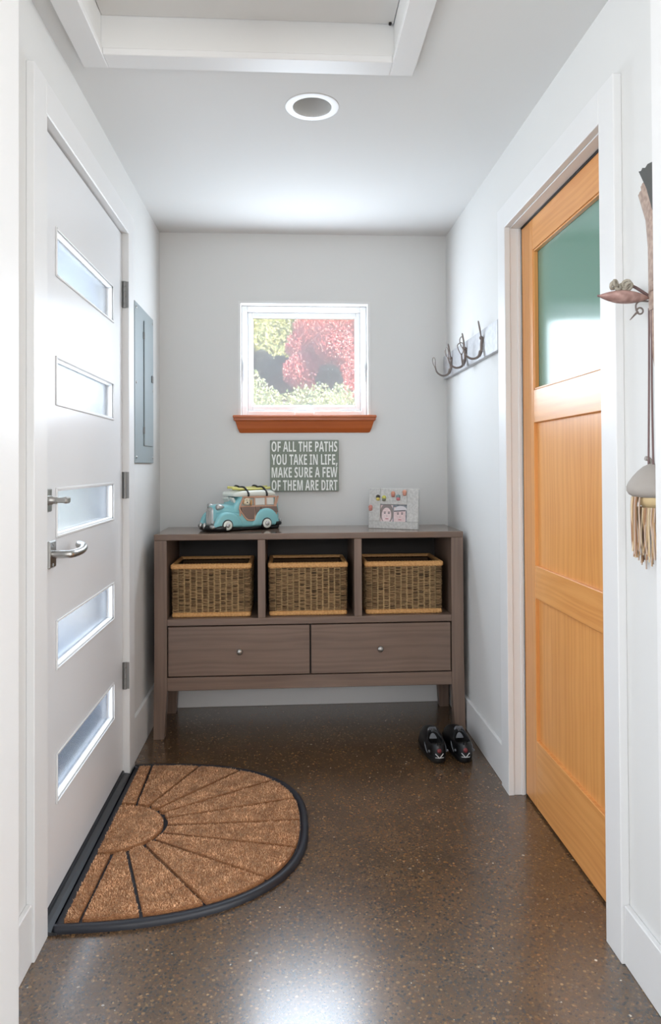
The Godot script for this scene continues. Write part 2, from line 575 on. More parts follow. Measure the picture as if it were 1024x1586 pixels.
func back_window() -> void:
	var w := Node3D.new()
	w.name = "window_1"
	add_child(w)
	w.position = Vector3(0.0855, 1.696, ZB)
	tag(w, "small square white casement window above the stained wooden sill", "window", "", "structure")
	var hx := 0.3145
	var hy := 0.278
	# frame: outer vinyl frame set back in the reveal
	var s := st()
	var z0 := -0.052
	for k in [[hx, 0.030], [hx - 0.030, 0.024]]:
		var X: float = k[0]
		var wd: float = k[1]
		var Y := hy - (hx - X)
		var zf := z0 if X == hx else z0 - 0.012
		for sg: float in [-1.0, 1.0]:
			bx(s, sg * X, sg * (X - wd), -Y, Y, zf - 0.05, zf, 0.003)
			bx(s, -X + wd, X - wd, sg * Y, sg * (Y - wd), zf - 0.05, zf, 0.003)
	put("window_frame", s, M.vinyl, w)
	s = st()
	for sg: float in [-1.0, 1.0]:
		bx(s, sg * 0.2605, sg * 0.2555, -0.2245, 0.2245, z0 - 0.03, z0 - 0.016, 0.001)
		bx(s, -0.2555, 0.2555, sg * 0.2245, sg * 0.2195, z0 - 0.03, z0 - 0.016, 0.001)
	put("glazing_bead", s, M.vinyl, w)
	s = st()
	bx(s, -0.262, 0.262, -0.226, 0.226, z0 - 0.034, z0 - 0.030)
	put("pane", s, M.glass, w)
	s = st()
	face(s, [Vector3(-0.259, -0.223, z0 - 0.024), Vector3(0.259, -0.223, z0 - 0.024), Vector3(0.259, 0.223, z0 - 0.024), Vector3(-0.259, 0.223, z0 - 0.024)], Vector3(0, 0, 1))
	put("insect_screen", s, M.haze_screen, w)
	# two latches on the side frames and the crank cover at the bottom
	for sg: float in [-1.0, 1.0]:
		s = st()
		bx(s, sg * 0.297 - 0.007, sg * 0.297 + 0.007, -0.105, 0.0, z0, z0 + 0.012, 0.004)
		bx(s, sg * 0.297 - 0.005, sg * 0.297 + 0.005, -0.045, 0.004, z0 + 0.01, z0 + 0.024, 0.004)
		put("latch", s, M.vinyl, w)
	s = st()
	bx(s, -0.05, 0.05, -0.272, -0.252, z0, z0 + 0.012, 0.004)
	put("crank_cover", s, M.vinyl, w)
	# painted drywall return of the opening
	s = st()
	for sg: float in [-1.0, 1.0]:
		bx(s, sg * hx, sg * (hx + 0.012), -hy, hy + 0.012, -0.06, 0.004)
	bx(s, -hx, hx, hy, hy + 0.012, -0.06, 0.004)
	put("window_return", s, M.trim, w)
	# stained sill with a moulded apron below
	s = st()
	bx(s, -0.352, 0.352, -0.290, -0.276, -0.05, 0.042, 0.003)
	put("window_sill", s, M.sill, w)
	s = st()
	var prof := [Vector2(0.0, -0.290), Vector2(0.036, -0.290), Vector2(0.036, -0.300), Vector2(0.027, -0.306), Vector2(0.024, -0.316), Vector2(0.017, -0.340), Vector2(0.008, -0.360), Vector2(0.0, -0.362)]
	var rings := []
	for sg: float in [-1.0, 1.0]:
		var ring := PackedVector3Array()
		for p in prof:
			ring.append(Vector3(sg * (0.313 + p.x), p.y, p.x))
		rings.append(ring)
	var tt := PackedVector3Array()
	for j in prof.size():
		var k := (j + 1) % prof.size()
		tt.append_array(PackedVector3Array([rings[0][j], rings[1][j], rings[1][k], rings[0][j], rings[1][k], rings[0][k]]))
	var cap := PackedVector3Array()
	for e in 2:
		var m := Vector3((0.313 + 0.010) * (e * 2 - 1), -0.320, 0.008)
		for j in prof.size():
			var k := (j + 1) % prof.size()
			if e == 0: cap.append_array(PackedVector3Array([m, rings[0][j], rings[0][k]]))
			else: cap.append_array(PackedVector3Array([m, rings[1][k], rings[1][j]]))
	cap.append_array(tt)
	flush(s, PackedVector3Array(), cap)
	put("window_apron", s, M.sill, w)

func white_door() -> void:
	var d := Node3D.new()
	d.name = "door_1"
	add_child(d)
	d.position = Vector3(-0.6288, 0, -2.288)
	tag(d, "white entry door on the left with five narrow frosted panes", "door", "", "structure")
	# local: x is out of the face, z = -(depth - 2.288); half width .457
	var y0 := 0.026
	var y1 := 2.058
	var tops := [1.8277, 1.4754, 1.1156, 0.7568, 0.3976]
	var zn := 0.319     # near edge of the lights
	var zf := -0.319
	var hgt := 0.1346
	var s := st()
	bx(s, -0.045, 0, y0, y1, 0.457, zn)
	bx(s, -0.045, 0, y0, y1, zf, -0.457)
	var yy := y1
	for t in tops:
		bx(s, -0.045, 0, t, yy, zn, zf)
		yy = t - hgt
	bx(s, -0.045, 0, y0, yy, zn, zf)
	put("door_slab", s, M.door_white, d)
	for t in tops:
		s = st()
		var yc: float = t - hgt / 2.0
		var hz := zn
		var hh := hgt / 2.0
		# thin raised lip round the opening, then the stop that holds the glass
		for sg: float in [-1.0, 1.0]:
			bx(s, 0.0, 0.004, yc - hh - 0.001, yc + hh + 0.001, sg * (hz + 0.001), sg * (hz - 0.006), 0.0015)
			bx(s, 0.0, 0.004, yc + sg * (hh + 0.001), yc + sg * (hh - 0.006), -hz, hz, 0.0015)
			bx(s, -0.028, -0.0015, yc - hh, yc + hh, sg * hz, sg * (hz - 0.010), 0.001)
			bx(s, -0.028, -0.0015, yc + sg * hh, yc + sg * (hh - 0.010), -hz, hz, 0.001)
		var gb := put("glazing_bead", s, M.trim, d)
		s = st()
		bx(s, -0.026, -0.021, yc - hh + 0.006, yc + hh - 0.006, -hz + 0.006, hz - 0.006)
		put("pane", s, M.frost, d, "frosted glass pane")
	# hinges at the far edge
	for hc in [1.829, 1.102, 0.380]:
		s = st()
		bx(s, 0.0015, 0.0245, hc - 0.05, hc + 0.05, -0.4593, -0.4572, 0.0005)
		var hg := put("hinge", s, M.hinge, d)
		s = st()
		for k in 5:
			var p0: float = hc - 0.051 + k * 0.0205
			tube(s, [Vector3(0.009, p0, -0.4585), Vector3(0.009, p0 + 0.0195, -0.4585)], 0.0075, 10)
		bx(s, 0.0, 0.002, hc - 0.05, hc + 0.05, -0.449, -0.4565, 0.0005)
		put("barrel", s, M.hinge, hg)
	# lever handle
	s = st()
	bx(s, 0.0, 0.010, 0.906, 0.978, 0.397, 0.345, 0.003)
	var lh := put("lever_handle", s, M.nickel, d, "brushed nickel lever handle")
	s = st()
	var lever := curve([Vector3(0.010, 0.942, 0.372), Vector3(0.045, 0.942, 0.372), Vector3(0.056, 0.942, 0.362), Vector3(0.060, 0.942, 0.335), Vector3(0.062, 0.944, 0.290), Vector3(0.056, 0.950, 0.255), Vector3(0.040, 0.954, 0.243)], 5)
	tube(s, lever, 0.0105, 14)
	ball(s, lever[lever.size() - 1], Vector3(0.0105, 0.0105, 0.0105), 12, 6)
	put("lever", s, M.nickel, lh)
	s = st()
	for y in [0.914, 0.968]:
		T = Transform3D(Basis(Vector3(0, 0, 1), -PI / 2), Vector3(0.010, y, 0.371))
		lathe(s, [Vector2(0.0045, 0), Vector2(0.0045, 0.0008), Vector2(0.0025, 0.0016)], 10)
	T = Transform3D.IDENTITY
	put("screw", s, M.hinge, lh)
	# deadbolt thumb turn
	s = st()
	bx(s, 0.0, 0.010, 1.055, 1.117, 0.440, 0.378, 0.003)
	var db := put("deadbolt", s, M.nickel, d, "brushed nickel deadbolt turn")
	s = st()
	T = Transform3D(Basis(Vector3(0, 0, 1), -PI / 2), Vector3(0.009, 1.086, 0.409))
	lathe(s, [Vector2(0.012, 0), Vector2(0.012, 0.010), Vector2(0.009, 0.014), Vector2(0.009, 0.022)], 16)
	T = Transform3D.IDENTITY
	box(s, Vector3(0.040, 1.086, 0.402), Vector3(0.030, 0.014, 0.011), 0.003)
	box(s, Vector3(0.050, 1.086, 0.388), Vector3(0.012, 0.018, 0.034), 0.004)
	put("thumb_turn", s, M.nickel, db)
	# jamb and stop round the slab, threshold
	s = st()
	for sg: float in [-1.0, 1.0]:
		bx(s, -0.125, 0.0246, 0, 2.080, sg * 0.4595, sg * 0.475, 0.001)
		bx(s, -0.125, -0.047, 0, 2.065, sg * 0.442, sg * 0.4595, 0.001)
	bx(s, -0.125, 0.0246, 2.064, 2.080, -0.4595, 0.4595, 0.001)
	bx(s, -0.125, -0.047, 2.046, 2.064, -0.4595, 0.4595, 0.001)
	put("door_jamb", s, M.trim, d)
	s = st()
	T = Transform3D(Basis.IDENTITY, Vector3.ZERO)
	extrude(s, PackedVector2Array([Vector2(-0.13, 0.0), Vector2(0.045, 0.0), Vector2(0.045, 0.004), Vector2(0.018, 0.012), Vector2(0.006, 0.013), Vector2(0.004, 0.021), Vector2(-0.13, 0.021)]), -0.4585, 0.4585)
	put("threshold", s, M.threshold, d, "dark metal threshold")
	s = st()
	bx(s, -0.042, -0.002, 0.0215, 0.026, -0.455, 0.455)
	put("door_sweep", s, M.dark, d)

func wood_door() -> void:
	var d := Node3D.new()
	d.name = "door_2"
	add_child(d)
	d.position = Vector3(0.838, 0, -2.482)
	tag(d, "honey coloured fir pocket door with a frosted upper light and two panels", "door", "", "structure")
	var W := 0.90          # the near end slides inside the wall
	var y0 := 0.008
	var y1 := 2.022
	var t := 0.036
	var s := st()
	bx(s, 0, t, y0, y1, 0.0, 0.108, 0.0015)
	put("stile", s, M.fir_v, d)
	s = st()
	bx(s, 0, t, y0, y1, W - 0.108, W, 0.0015)
	put("stile", s, M.fir_v, d)
	for r in [[1.906, y1], [1.315, 1.426], [0.718, 0.829], [y0, 0.235]]:
		s = st()
		bx(s, 0, t, r[0], r[1], 0.1085, W - 0.1085, 0.0015)
		put("rail", s, M.fir_h, d)
	for r in [[0.829, 1.315], [0.235, 0.718]]:
		s = st()
		bx(s, 0.012, t - 0.010, r[0] - 0.004, r[1] + 0.004, 0.104, W - 0.104)
		put("panel", s, M.fir_v, d)
	s = st()
	for sg in 2:
		var z: float = [0.1085, W - 0.1085][sg]
		var e: float = [1.0, -1.0][sg]
		bx(s, 0.003, 0.0175, 1.427, 1.905, z, z + e * 0.006, 0.001)
		bx(s, 0.003, 0.0175, [1.427, 1.899][sg], [1.433, 1.905][sg], 0.1085, W - 0.1085, 0.001)
	put("glazing_bead", s, M.fir_v, d)
	s = st()
	bx(s, 0.018, 0.023, 1.42, 1.91, 0.104, W - 0.104)
	put("pane", s, M.teal, d, "green tinted frosted glass pane")
	# split jamb the leading edge closes against
	s = st()
	bx(s, -0.0408, 0.0500, 0, 2.027, -0.0085, -0.0175, 0.001)
	bx(s, -0.0408, -0.0030, 2.0265, 2.0175, -0.0085, 0.769, 0.001)
	bx(s, -0.0140, -0.0030, 0, 2.017, -0.0050, -0.0085, 0.001)
	put("door_jamb", s, M.trim, d)
	s = st()  # dark strips added to paint the shade in the door gaps
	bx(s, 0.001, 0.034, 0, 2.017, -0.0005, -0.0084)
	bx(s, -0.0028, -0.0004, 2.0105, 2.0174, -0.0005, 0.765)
	put("gap_shade", s, M.dark, d, "dark strips put in for the shade of the gaps around the door")

func trims() -> void:
	var n := 1
	# casing of the entry door: near leg, far leg, head
	var c := WL + 0.0200
	for k in [[0.0, 2.150, -1.733, -1.8205], [0.0, 2.150, -2.750, -2.838]]:
		var s := st()
		bx(s, WL, c, k[0], k[1], k[2], k[3], 0.0015)
		struct("trim_%d" % n, s, M.trim, ["white flat casing on the near side of the entry door", "white flat casing beside the entry door's hinges"][n - 1], "trim")
		n += 1
	var s := st()
	bx(s, WL, c + 0.0005, 2.066, 2.150, -1.8205, -2.750, 0.0015)
	struct("trim_3", s, M.trim, "white flat head casing over the entry door", "trim")
	c = WR - 0.021
	s = st()
	bx(s, WR, c, 0, 2.104, -1.635, -1.7165, 0.0015)
	struct("trim_4", s, M.trim, "white flat casing on the near side of the wooden door", "trim")
	s = st()
	bx(s, WR, c, 0, 2.104, -2.4865, -2.570, 0.0015)
	struct("trim_5", s, M.trim, "white flat casing on the far side of the wooden door", "trim")
	s = st()
	bx(s, WR, c - 0.0005, 2.020, 2.104, -1.7165, -2.4865, 0.0015)
	struct("trim_6", s, M.trim, "white flat head casing over the wooden door", "trim")
	# baseboards
	var bh := 0.138
	s = st()
	bx(s, WL, WL + 0.014, 0, 0.172, -2.838, ZB, 0.002)
	struct("baseboard_left", s, M.trim, "white baseboard between the entry door and the console", "baseboard")
	s = st()
	bx(s, WL, WL + 0.014, 0, bh, -1.30, -1.733, 0.002)
	struct("baseboard_left_near", s, M.trim, "short white baseboard before the entry door", "baseboard")
	s = st()
	bx(s, WR, WR - 0.014, 0, bh, -2.570, ZB, 0.002)
	struct("baseboard_right", s, M.trim, "white baseboard beside the black shoes", "baseboard")
	s = st()
	bx(s, WR, WR - 0.014, 0, bh, -1.30, -1.635, 0.002)
	struct("baseboard_right_near", s, M.trim, "short white baseboard under the wall hanging", "baseboard")
	s = st()
	bx(s, WL + 0.014, WR - 0.014, 0, 0.172, ZB, ZB + 0.014, 0.002)
	struct("baseboard_back", s, M.trim, "white baseboard behind the console", "baseboard")

func hatch() -> void:
	var o := Node3D.new()
	o.name = "trim_7"
	add_child(o)
	o.position = Vector3(0, CH, 0)
	tag(o, "white framed attic hatch in the ceiling above", "hatch", "", "structure")
	var x0 := -0.501
	var x1 := 0.299
	var zf := -1.962
	var zn := -1.26
	var w := 0.069
	for k in [[x0 - w, x0, zf - w, zn + w], [x1, x1 + w, zf - w, zn + w], [x0, x1, zf - w, zf], [x0, x1, zn, zn + w]]:
		var s := st()
		bx(s, k[0], k[1], -0.019, 0.0, k[2], k[3], 0.002)
		put("trim_board", s, M.trim, o)
	var s := st()
	for k in [[x0, x0 - 0.006], [x1, x1 + 0.006]]:
		bx(s, k[0] + signf(k[1] - k[0]) * 0.004, k[1] + signf(k[1] - k[0]) * 0.01, 0.0, 0.16, zf, zn)
	bx(s, x0 - 0.008, x1 + 0.008, 0.0, 0.16, zf - 0.010, zf - 0.003)
	bx(s, x0 - 0.008, x1 + 0.008, 0.0, 0.16, zn + 0.003, zn + 0.010)
	put("hatch_lining", s, M.ceiling, o)
	s = st()
	bx(s, x0 - 0.002, x1 + 0.002, 0.088, 0.106, zf + 0.001, zn - 0.001, 0.001)
	put("hatch_panel", s, M.ceiling, o)
	s = st()
	box(s, Vector3(x1 - 0.008, 0.085, zf + 0.008), Vector3(0.008, 0.008, 0.008), 0.002)
	put("latch", s, M.dark, o)

func downlight() -> void:
	var t := thing("recessed_downlight", "round white recessed ceiling light, switched off, above the console", "ceiling light", Vector3(0.083, CH, -2.258))
	var s := st()
	lathe(s, [Vector2(0.0615, 0.004), Vector2(0.0616, -0.0012), Vector2(0.0622, -0.0016), Vector2(0.064, -0.0017), Vector2(0.084, -0.0017), Vector2(0.0865, -0.0014), Vector2(0.0875, -0.0005), Vector2(0.088, 0.0005), Vector2(0.088, 0.004)], 48, false)
	put("trim_ring", s, M.trim, t)
	s = st()
	lathe(s, [Vector2(0.0617, -0.002), Vector2(0.0612, 0.02), Vector2(0.058, 0.06), Vector2(0.050, 0.085)], 40, false)
	put("reflector", s, M.ceiling, t)
	s = st()
	lathe(s, [Vector2(0.050, 0.0851), Vector2(0.046, 0.080), Vector2(0.030, 0.072), Vector2(0.004, 0.068)], 32)
	put("bulb", s, mat(Color(0.9, 0.9, 0.88), 0.4), t)

# ------------------------------------------------------------------ garden
func leaf_mesh(w: float, l: float) -> ArrayMesh:
	var s := st()
	var p := [Vector3(0, 0, 0), Vector3(w, l * 0.35, 0.1 * w), Vector3(w * 0.55, l * 0.72, 0), Vector3(0, l, -0.15 * w), Vector3(-w * 0.55, l * 0.72, 0), Vector3(-w, l * 0.35, 0.1 * w)]
	var spine := Vector3(0, l * 0.45, -0.12 * w)
	for i in 6: tri(s, spine, p[i], p[(i + 1) % 6])
	s.generate_normals()
	return s.commit()

func foliage(parent: Node, called: String, blobs: Array, count: int, mesh: Mesh, cols: Array, sd: int) -> void:
	var r := RandomNumberGenerator.new()
	r.seed = sd
	var mm := MultiMesh.new()
	mm.transform_format = MultiMesh.TRANSFORM_3D
	mm.use_colors = true
	mm.mesh = mesh
	mm.instance_count = count
	for i in count:
		var b = blobs[r.randi_range(0, blobs.size() - 1)]
		var d := Vector3(r.randfn(), r.randfn(), r.randfn()).normalized() * pow(r.randf(), 0.4)
		var p: Vector3 = b[0] + d * b[1]
		var q := Basis(Vector3(r.randfn(), r.randfn(), r.randfn()).normalized(), r.randf() * TAU)
		mm.set_instance_transform(i, Transform3D(q.scaled(Vector3.ONE * r.randf_range(0.6, 1.3)), p))
		var c: Color = cols[r.randi_range(0, cols.size() - 1)]
		mm.set_instance_color(i, c * r.randf_range(0.8, 1.15))
	var o := MultiMeshInstance3D.new()
	o.multimesh = mm
	o.material_override = M.leaf
	o.name = numbered(parent, called)
	o.set_meta("kind", "stuff")
	parent.add_child(o)

func tree(called: String, label: String, category: String, at: Vector3, trunk: float, blobs: Array, count: int, leaf: Mesh, cols: Array, sd: int) -> void:
	var t := thing(called, label, category, at)
	foliage(t, "foliage", blobs, count, leaf, cols, sd)
	var s := st()
	var top: Vector3 = blobs[0][0]
	tube(s, curve([Vector3.ZERO, Vector3(0.03, top.y * 0.4, 0.02), Vector3(top.x * 0.6, top.y * 0.8, top.z * 0.5), top], 4), trunk, 10)
	for b in blobs:
		var q: Vector3 = b[0]
		tube(s, [Vector3(top.x * 0.3, top.y * 0.5, 0), (q + top * 0.5) * 0.62, q], [trunk * 0.6, trunk * 0.4, trunk * 0.15], 6)
	put("trunk", s, M.bark, t)

func garden() -> void:
	M.leaf = mat(Color.WHITE, 0.6, 0.0, 0.3)
	M.leaf.vertex_color_use_as_albedo = true
	M.leaf.backlight_enabled = true
	M.leaf.backlight = Color(0.7, 0.7, 0.7)
	M.bark = mat(Color(0.30, 0.25, 0.21), 0.9)
	var s := st()
	bx(s, -14, 14, -0.6, -0.15, -24, -3.9)
	bx(s, -14, -0.95, -0.6, -0.15, -3.9, 6)
	struct("ground", s, mat(Color(0.34, 0.36, 0.25), 0.95), "grass of the garden outside the window", "ground")
	s = st()
	bx(s, -9.0, -0.785, -0.149, -0.02, -14.0, 3.0)  # porch made long and pale to brighten the door panes
	struct("floor_porch", s, mat(Color(0.90, 0.90, 0.88), 0.8), "pale concrete porch outside the entry door", "porch")
	s = st()
	bx(s, -0.875, -0.785, -0.02, 2.6, -3.45, -3.30)
	struct("wall_porch", s, mat(Color(0.78, 0.72, 0.62), 0.8), "beige porch wall seen blurred through the door panes", "wall")
	s = st()  # block added in place of foliage, tinting the frosted panes
	bx(s, -1.98, -1.45, -0.15, 3.2, -7.2, -6.6)
	struct("tint_block", s, mat(Color(0.70, 0.76, 0.78), 0.8), "blue grey block added for the blurred tint seen through the door panes", "wall")
	var small := leaf_mesh(0.0095, 0.025)
	var mid := leaf_mesh(0.014, 0.038)
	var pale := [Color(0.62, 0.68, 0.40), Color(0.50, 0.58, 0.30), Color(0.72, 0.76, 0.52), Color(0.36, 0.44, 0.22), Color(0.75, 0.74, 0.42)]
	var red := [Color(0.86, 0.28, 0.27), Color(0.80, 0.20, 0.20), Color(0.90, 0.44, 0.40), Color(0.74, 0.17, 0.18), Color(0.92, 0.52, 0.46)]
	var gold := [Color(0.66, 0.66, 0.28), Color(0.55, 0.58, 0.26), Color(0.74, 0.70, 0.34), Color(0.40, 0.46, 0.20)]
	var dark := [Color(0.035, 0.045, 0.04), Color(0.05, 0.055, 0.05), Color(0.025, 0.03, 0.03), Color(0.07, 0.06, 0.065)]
	# low pale hedge shrubs close to the window
	var hb := []
	for i in 10: hb.append([Vector3(-0.85 + i * 0.14, 1.43 + (0.10 if i == 4 else 0.0) + 0.05 * sin(i * 1.9), 0.1 * cos(i * 2.3)), Vector3(0.20, 0.55, 0.25)])
	tree("shrub", "pale green leafy shrub at the foot of the window view, left half", "shrub", Vector3(0.0, -0.15, -5.9), 0.02, hb, 50000, small, pale, 1)
	hb = []
	for i in 8: hb.append([Vector3(-0.3 + i * 0.16, 1.45 + 0.022 * i + 0.05 * sin(i * 2.1), 0.1 * cos(i * 2.9)), Vector3(0.20, 0.55, 0.25)])
	tree("shrub", "pale yellow green shrub at the lower right of the window view", "shrub", Vector3(0.62, -0.15, -6.3), 0.02, hb, 44000, small, pale, 2)
	# red maple on the right
	var rb := []
	for i in 16:
		var a := i * 2.4
		var rr := 0.135 * sqrt(i)
		rb.append([Vector3(cos(a) * rr * 1.15, 2.60 + sin(a) * rr * 0.85, 0.25 * sin(i * 1.3)), Vector3(0.26, 0.21, 0.2)])
	tree("maple_tree", "red leaved maple tree on the right of the window view", "tree", Vector3(0.66, -0.15, -8.2), 0.05, rb, 75000, small, red, 3)
	# dark evergreens in the middle
	var db := []
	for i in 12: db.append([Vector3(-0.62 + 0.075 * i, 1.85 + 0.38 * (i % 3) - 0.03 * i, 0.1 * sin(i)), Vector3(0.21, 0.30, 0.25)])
	tree("evergreen_tree", "dark evergreen on the left of the window view", "tree", Vector3(-0.08, -0.15, -8.9), 0.06, db, 60000, mid, dark, 4)
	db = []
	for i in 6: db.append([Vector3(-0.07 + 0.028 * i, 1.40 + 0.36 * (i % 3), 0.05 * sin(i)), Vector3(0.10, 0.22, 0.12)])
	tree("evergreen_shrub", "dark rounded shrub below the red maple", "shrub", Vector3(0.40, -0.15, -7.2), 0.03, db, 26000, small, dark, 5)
	# yellow-green trees behind
	var gb := []
	for i in 16: gb.append([Vector3(-2.6 + 0.36 * i, 3.0 + 0.7 * sin(i * 2.2), 0.5 * cos(i * 1.7)), Vector3(0.8, 0.9, 0.7)])
	tree("yellowing_tree", "yellow green tree behind the others at the upper left", "tree", Vector3(-0.8, -0.15, -12.5), 0.12, gb, 90000, leaf_mesh(0.026, 0.07), gold, 6)
	var kb := []
	for i in 16: kb.append([Vector3(-5.5 + 0.72 * i, 1.9 + 0.9 * (i % 2), 0.3 * cos(i * 1.7)), Vector3(1.0, 1.5, 0.7)])
	tree("hedge", "deep green hedge along the far end of the garden", "hedge", Vector3(0.4, -0.15, -15.5), 0.1, kb, 26000, leaf_mesh(0.07, 0.17), [Color(0.10, 0.13, 0.07), Color(0.16, 0.19, 0.09), Color(0.07, 0.09, 0.06)], 7)

# ------------------------------------------------------------------ console
func console() -> void:
	var t := thing("console_cabinet", "grey brown wooden console with three open cubbies and two drawers", "cabinet", Vector3(0.0975, 0, -3.285))
	# local coordinates: x from the centre, z forward; front face at z=.185, back at z=-.185
	var X := 0.6745
	var zf := 0.185
	var zb := -0.185
	var s := st()
	bx(s, -X, X, 0.852, 0.879, zb, zf, 0.0025)
	put("top", s, M.ash_top, t)
	for sg: float in [-1.0, 1.0]:
		for f in 2:
			var z1: float = [zf - 0.001, zb + 0.001][f]
			var z0: float = [zf - 0.046, zb + 0.046][f]
			s = st()
			extrude(s, PackedVector2Array([Vector2(sg * (X - 0.001), 0.8515), Vector2(sg * (X - 0.054), 0.8515), Vector2(sg * (X - 0.054), 0.205), Vector2(sg * (X - 0.041), 0.0), Vector2(sg * (X + 0.004), 0.0), Vector2(sg * (X - 0.001), 0.35)]), z0, z1)
			put("leg", s, M.ash_v, t)
		s = st()
		bx(s, sg * (X - 0.006), sg * (X - 0.028), 0.215, 0.8515, zb + 0.046, zf - 0.046)
		put("side_panel", s, M.ash_v, t)
		s = st()
		bx(s, sg * (X - 0.0285), sg * (X - 0.054), 0.513, 0.8515, zb + 0.03, zf - 0.046)
		put("cubby_lining", s, M.ash_v, t)
	var xi := X - 0.0545
	s = st()
	bx(s, -xi, xi, 0.484, 0.5125, zb + 0.01, zf - 0.002, 0.0015)
	put("shelf", s, M.ash_h, t)
	s = st()
	bx(s, -xi, xi, 0.2055, 0.2615, zf - 0.03, zf - 0.002, 0.0015)
	put("bottom_rail", s, M.ash_h, t)
	s = st()
	bx(s, -xi, xi, 0.2075, 0.2215, zb + 0.01, zf - 0.031)
	put("bottom_board", s, M.ash_h, t)
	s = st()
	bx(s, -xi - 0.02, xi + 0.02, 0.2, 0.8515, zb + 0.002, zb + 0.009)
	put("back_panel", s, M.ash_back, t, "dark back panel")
	for xx in [-0.2135, 0.2075]:
		s = st()
		bx(s, xx - 0.0165, xx + 0.0165, 0.513, 0.8515, zb + 0.01, zf - 0.002, 0.0015)
		put("divider", s, M.ash_v, t)
	s = st()
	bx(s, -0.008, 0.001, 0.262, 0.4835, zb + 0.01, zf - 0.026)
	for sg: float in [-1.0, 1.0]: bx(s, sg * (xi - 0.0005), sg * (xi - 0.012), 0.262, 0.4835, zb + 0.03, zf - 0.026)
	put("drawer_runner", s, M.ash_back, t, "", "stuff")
	for k in 2:
		var x0: float = [-xi + 0.0045, 0.0005][k]
		var x1: float = [-0.0065, xi - 0.0045][k]
		s = st()
		bx(s, x0, x1, 0.2665, 0.4785, zf - 0.024, zf - 0.004, 0.0015)
		var dr := put("drawer", s, M.ash_h, t)
		s = st()
		bx(s, x0 + 0.01, x1 - 0.01, 0.27, 0.44, zb + 0.03, zf - 0.025)
		put("drawer_box", s, M.ash_h, dr)
		s = st()
		var kx: float = [-0.3085, 0.302][k]
		T = Transform3D(Basis(Vector3(1, 0, 0), PI / 2), Vector3(kx, 0.371, zf - 0.005))
		lathe(s, [Vector2(0.006, 0), Vector2(0.005, 0.008), Vector2(0.008, 0.014), Vector2(0.0125, 0.018), Vector2(0.013, 0.022), Vector2(0.010, 0.026), Vector2(0.003, 0.028)], 20)
		T = Transform3D.IDENTITY
		put("knob", s, M.nickel, dr, "small round metal knob")

func strand_wall(s: SurfaceTool, a: Vector3, u: Vector3, out: Vector3, wid: float, y0: float, y1: float, taper: float, r: RandomNumberGenerator) -> void:
	# horizontal seagrass strands between upright twined cords
	var rows := 38
	var cells := 13
	var rh := (y1 - y0) / rows
	s.set_smooth_group(-1)
	for i in rows:
		var y := y0 + (i + 0.5) * rh
		for j in cells:
			var e := j == 0 or j == cells - 1
			var b := r.randf_range(0.70, 1.2)
			var c := Color(0.29, 0.175, 0.088).lerp(Color(0.50, 0.335, 0.175), r.randf()) * b
			if r.randf() < 0.05: c = Color(0.13, 0.085, 0.045)
			c.a = 1.0
			s.set_color(c)
			var k := 0.5 + (y - y0) / (y1 - y0) * 0.0
			var xa := (float(j) / cells - 0.5) * wid
			var xb := (float(j + 1) / cells - 0.5) * wid
			var bul := 0.0035 + r.randf() * 0.002 + (0.001 if (i + j) % 2 else 0.0)
			var dy := r.randf_range(-0.0012, 0.0012)
			var t0 := taper * (y - y0) / (y1 - y0)
			var p0 := a + u * xa + out * t0 + Vector3(0, y + dy, 0)
			var p1 := a + u * (xa + xb) * 0.5 + out * (bul + t0) + Vector3(0, y + dy + r.randf_range(-0.001, 0.001), 0)
			var p2 := a + u * xb + out * t0 + Vector3(0, y - dy, 0)
			var hy := Vector3(0, rh * 0.46, 0)
			var back := out * -0.003
			for seg in [[p0, p1], [p1, p2]]:
				var g: Vector3 = seg[0]
				var h: Vector3 = seg[1]
				var f := out * 0.0022
				face(s, [g + f, h + f, h + hy + back, g + hy + back], out + Vector3.UP)
				face(s, [g + f, h + f, h - hy + back, g - hy + back], out - Vector3.UP)
	for j in range(1, cells):
		var xx := (float(j) / cells - 0.5) * wid
		var n := rows * 2
		var b := r.randf_range(0.85, 1.15)
		for i in n:
			var ya := y0 + (y1 - y0) * i / n
			var yb := y0 + (y1 - y0) * (i + 1) / n
			var sw := 0.0016 * (1 if i % 2 else -1)
			var dark_gap: bool = j == 1 or j == cells - 1
			var c := Color(0.60, 0.43, 0.22) * b * r.randf_range(0.75, 1.15)
			if dark_gap: c = c * (0.35 if i % 2 else 0.9)
			c.a = 1.0
			s.set_color(c)
			var t0 := taper * float(i) / n
			var m := a + u * (xx + sw) + out * (0.0025 + t0)
			var w := u * 0.0024
			var f := out * 0.0025
			var lo := Vector3(0, ya, 0)
			var hi := Vector3(0, yb, 0)
			face(s, [m - w + lo, m + f + (lo + hi) / 2, m - w + hi], out - u)
			face(s, [m + w + lo, m + f + (lo + hi) / 2, m + w + hi], out + u)
			face(s, [m - w + lo, m + w + lo, m + f + (lo + hi) / 2], out)
			face(s, [m - w + hi, m + w + hi, m + f + (lo + hi) / 2], out)

func rim(s: SurfaceTool, hx: float, hz: float, y0: float, y1: float, thick: float) -> void:
	var ym := (y0 + y1) / 2
	var h := y1 - y0
	for sg: float in [-1.0, 1.0]:
		box(s, Vector3(0, ym, sg * (hz - thick / 2)), Vector3(2 * hx, h, thick), 0.005)
		box(s, Vector3(sg * (hx - thick / 2), ym, 0), Vector3(thick, h, 2 * hz - 2 * thick), 0.005)
	# cane wrapped round the bar, one band proud of the next
	var n := 26
	for i in n:
		var x := -hx + 0.012 + (2 * hx - 0.024) * (i + 0.5) / n
		var w := (2 * hx - 0.024) / n * 0.9
		box(s, Vector3(x, ym, hz - thick / 2), Vector3(w, h + 0.0012, thick + 0.0014), 0.0035)

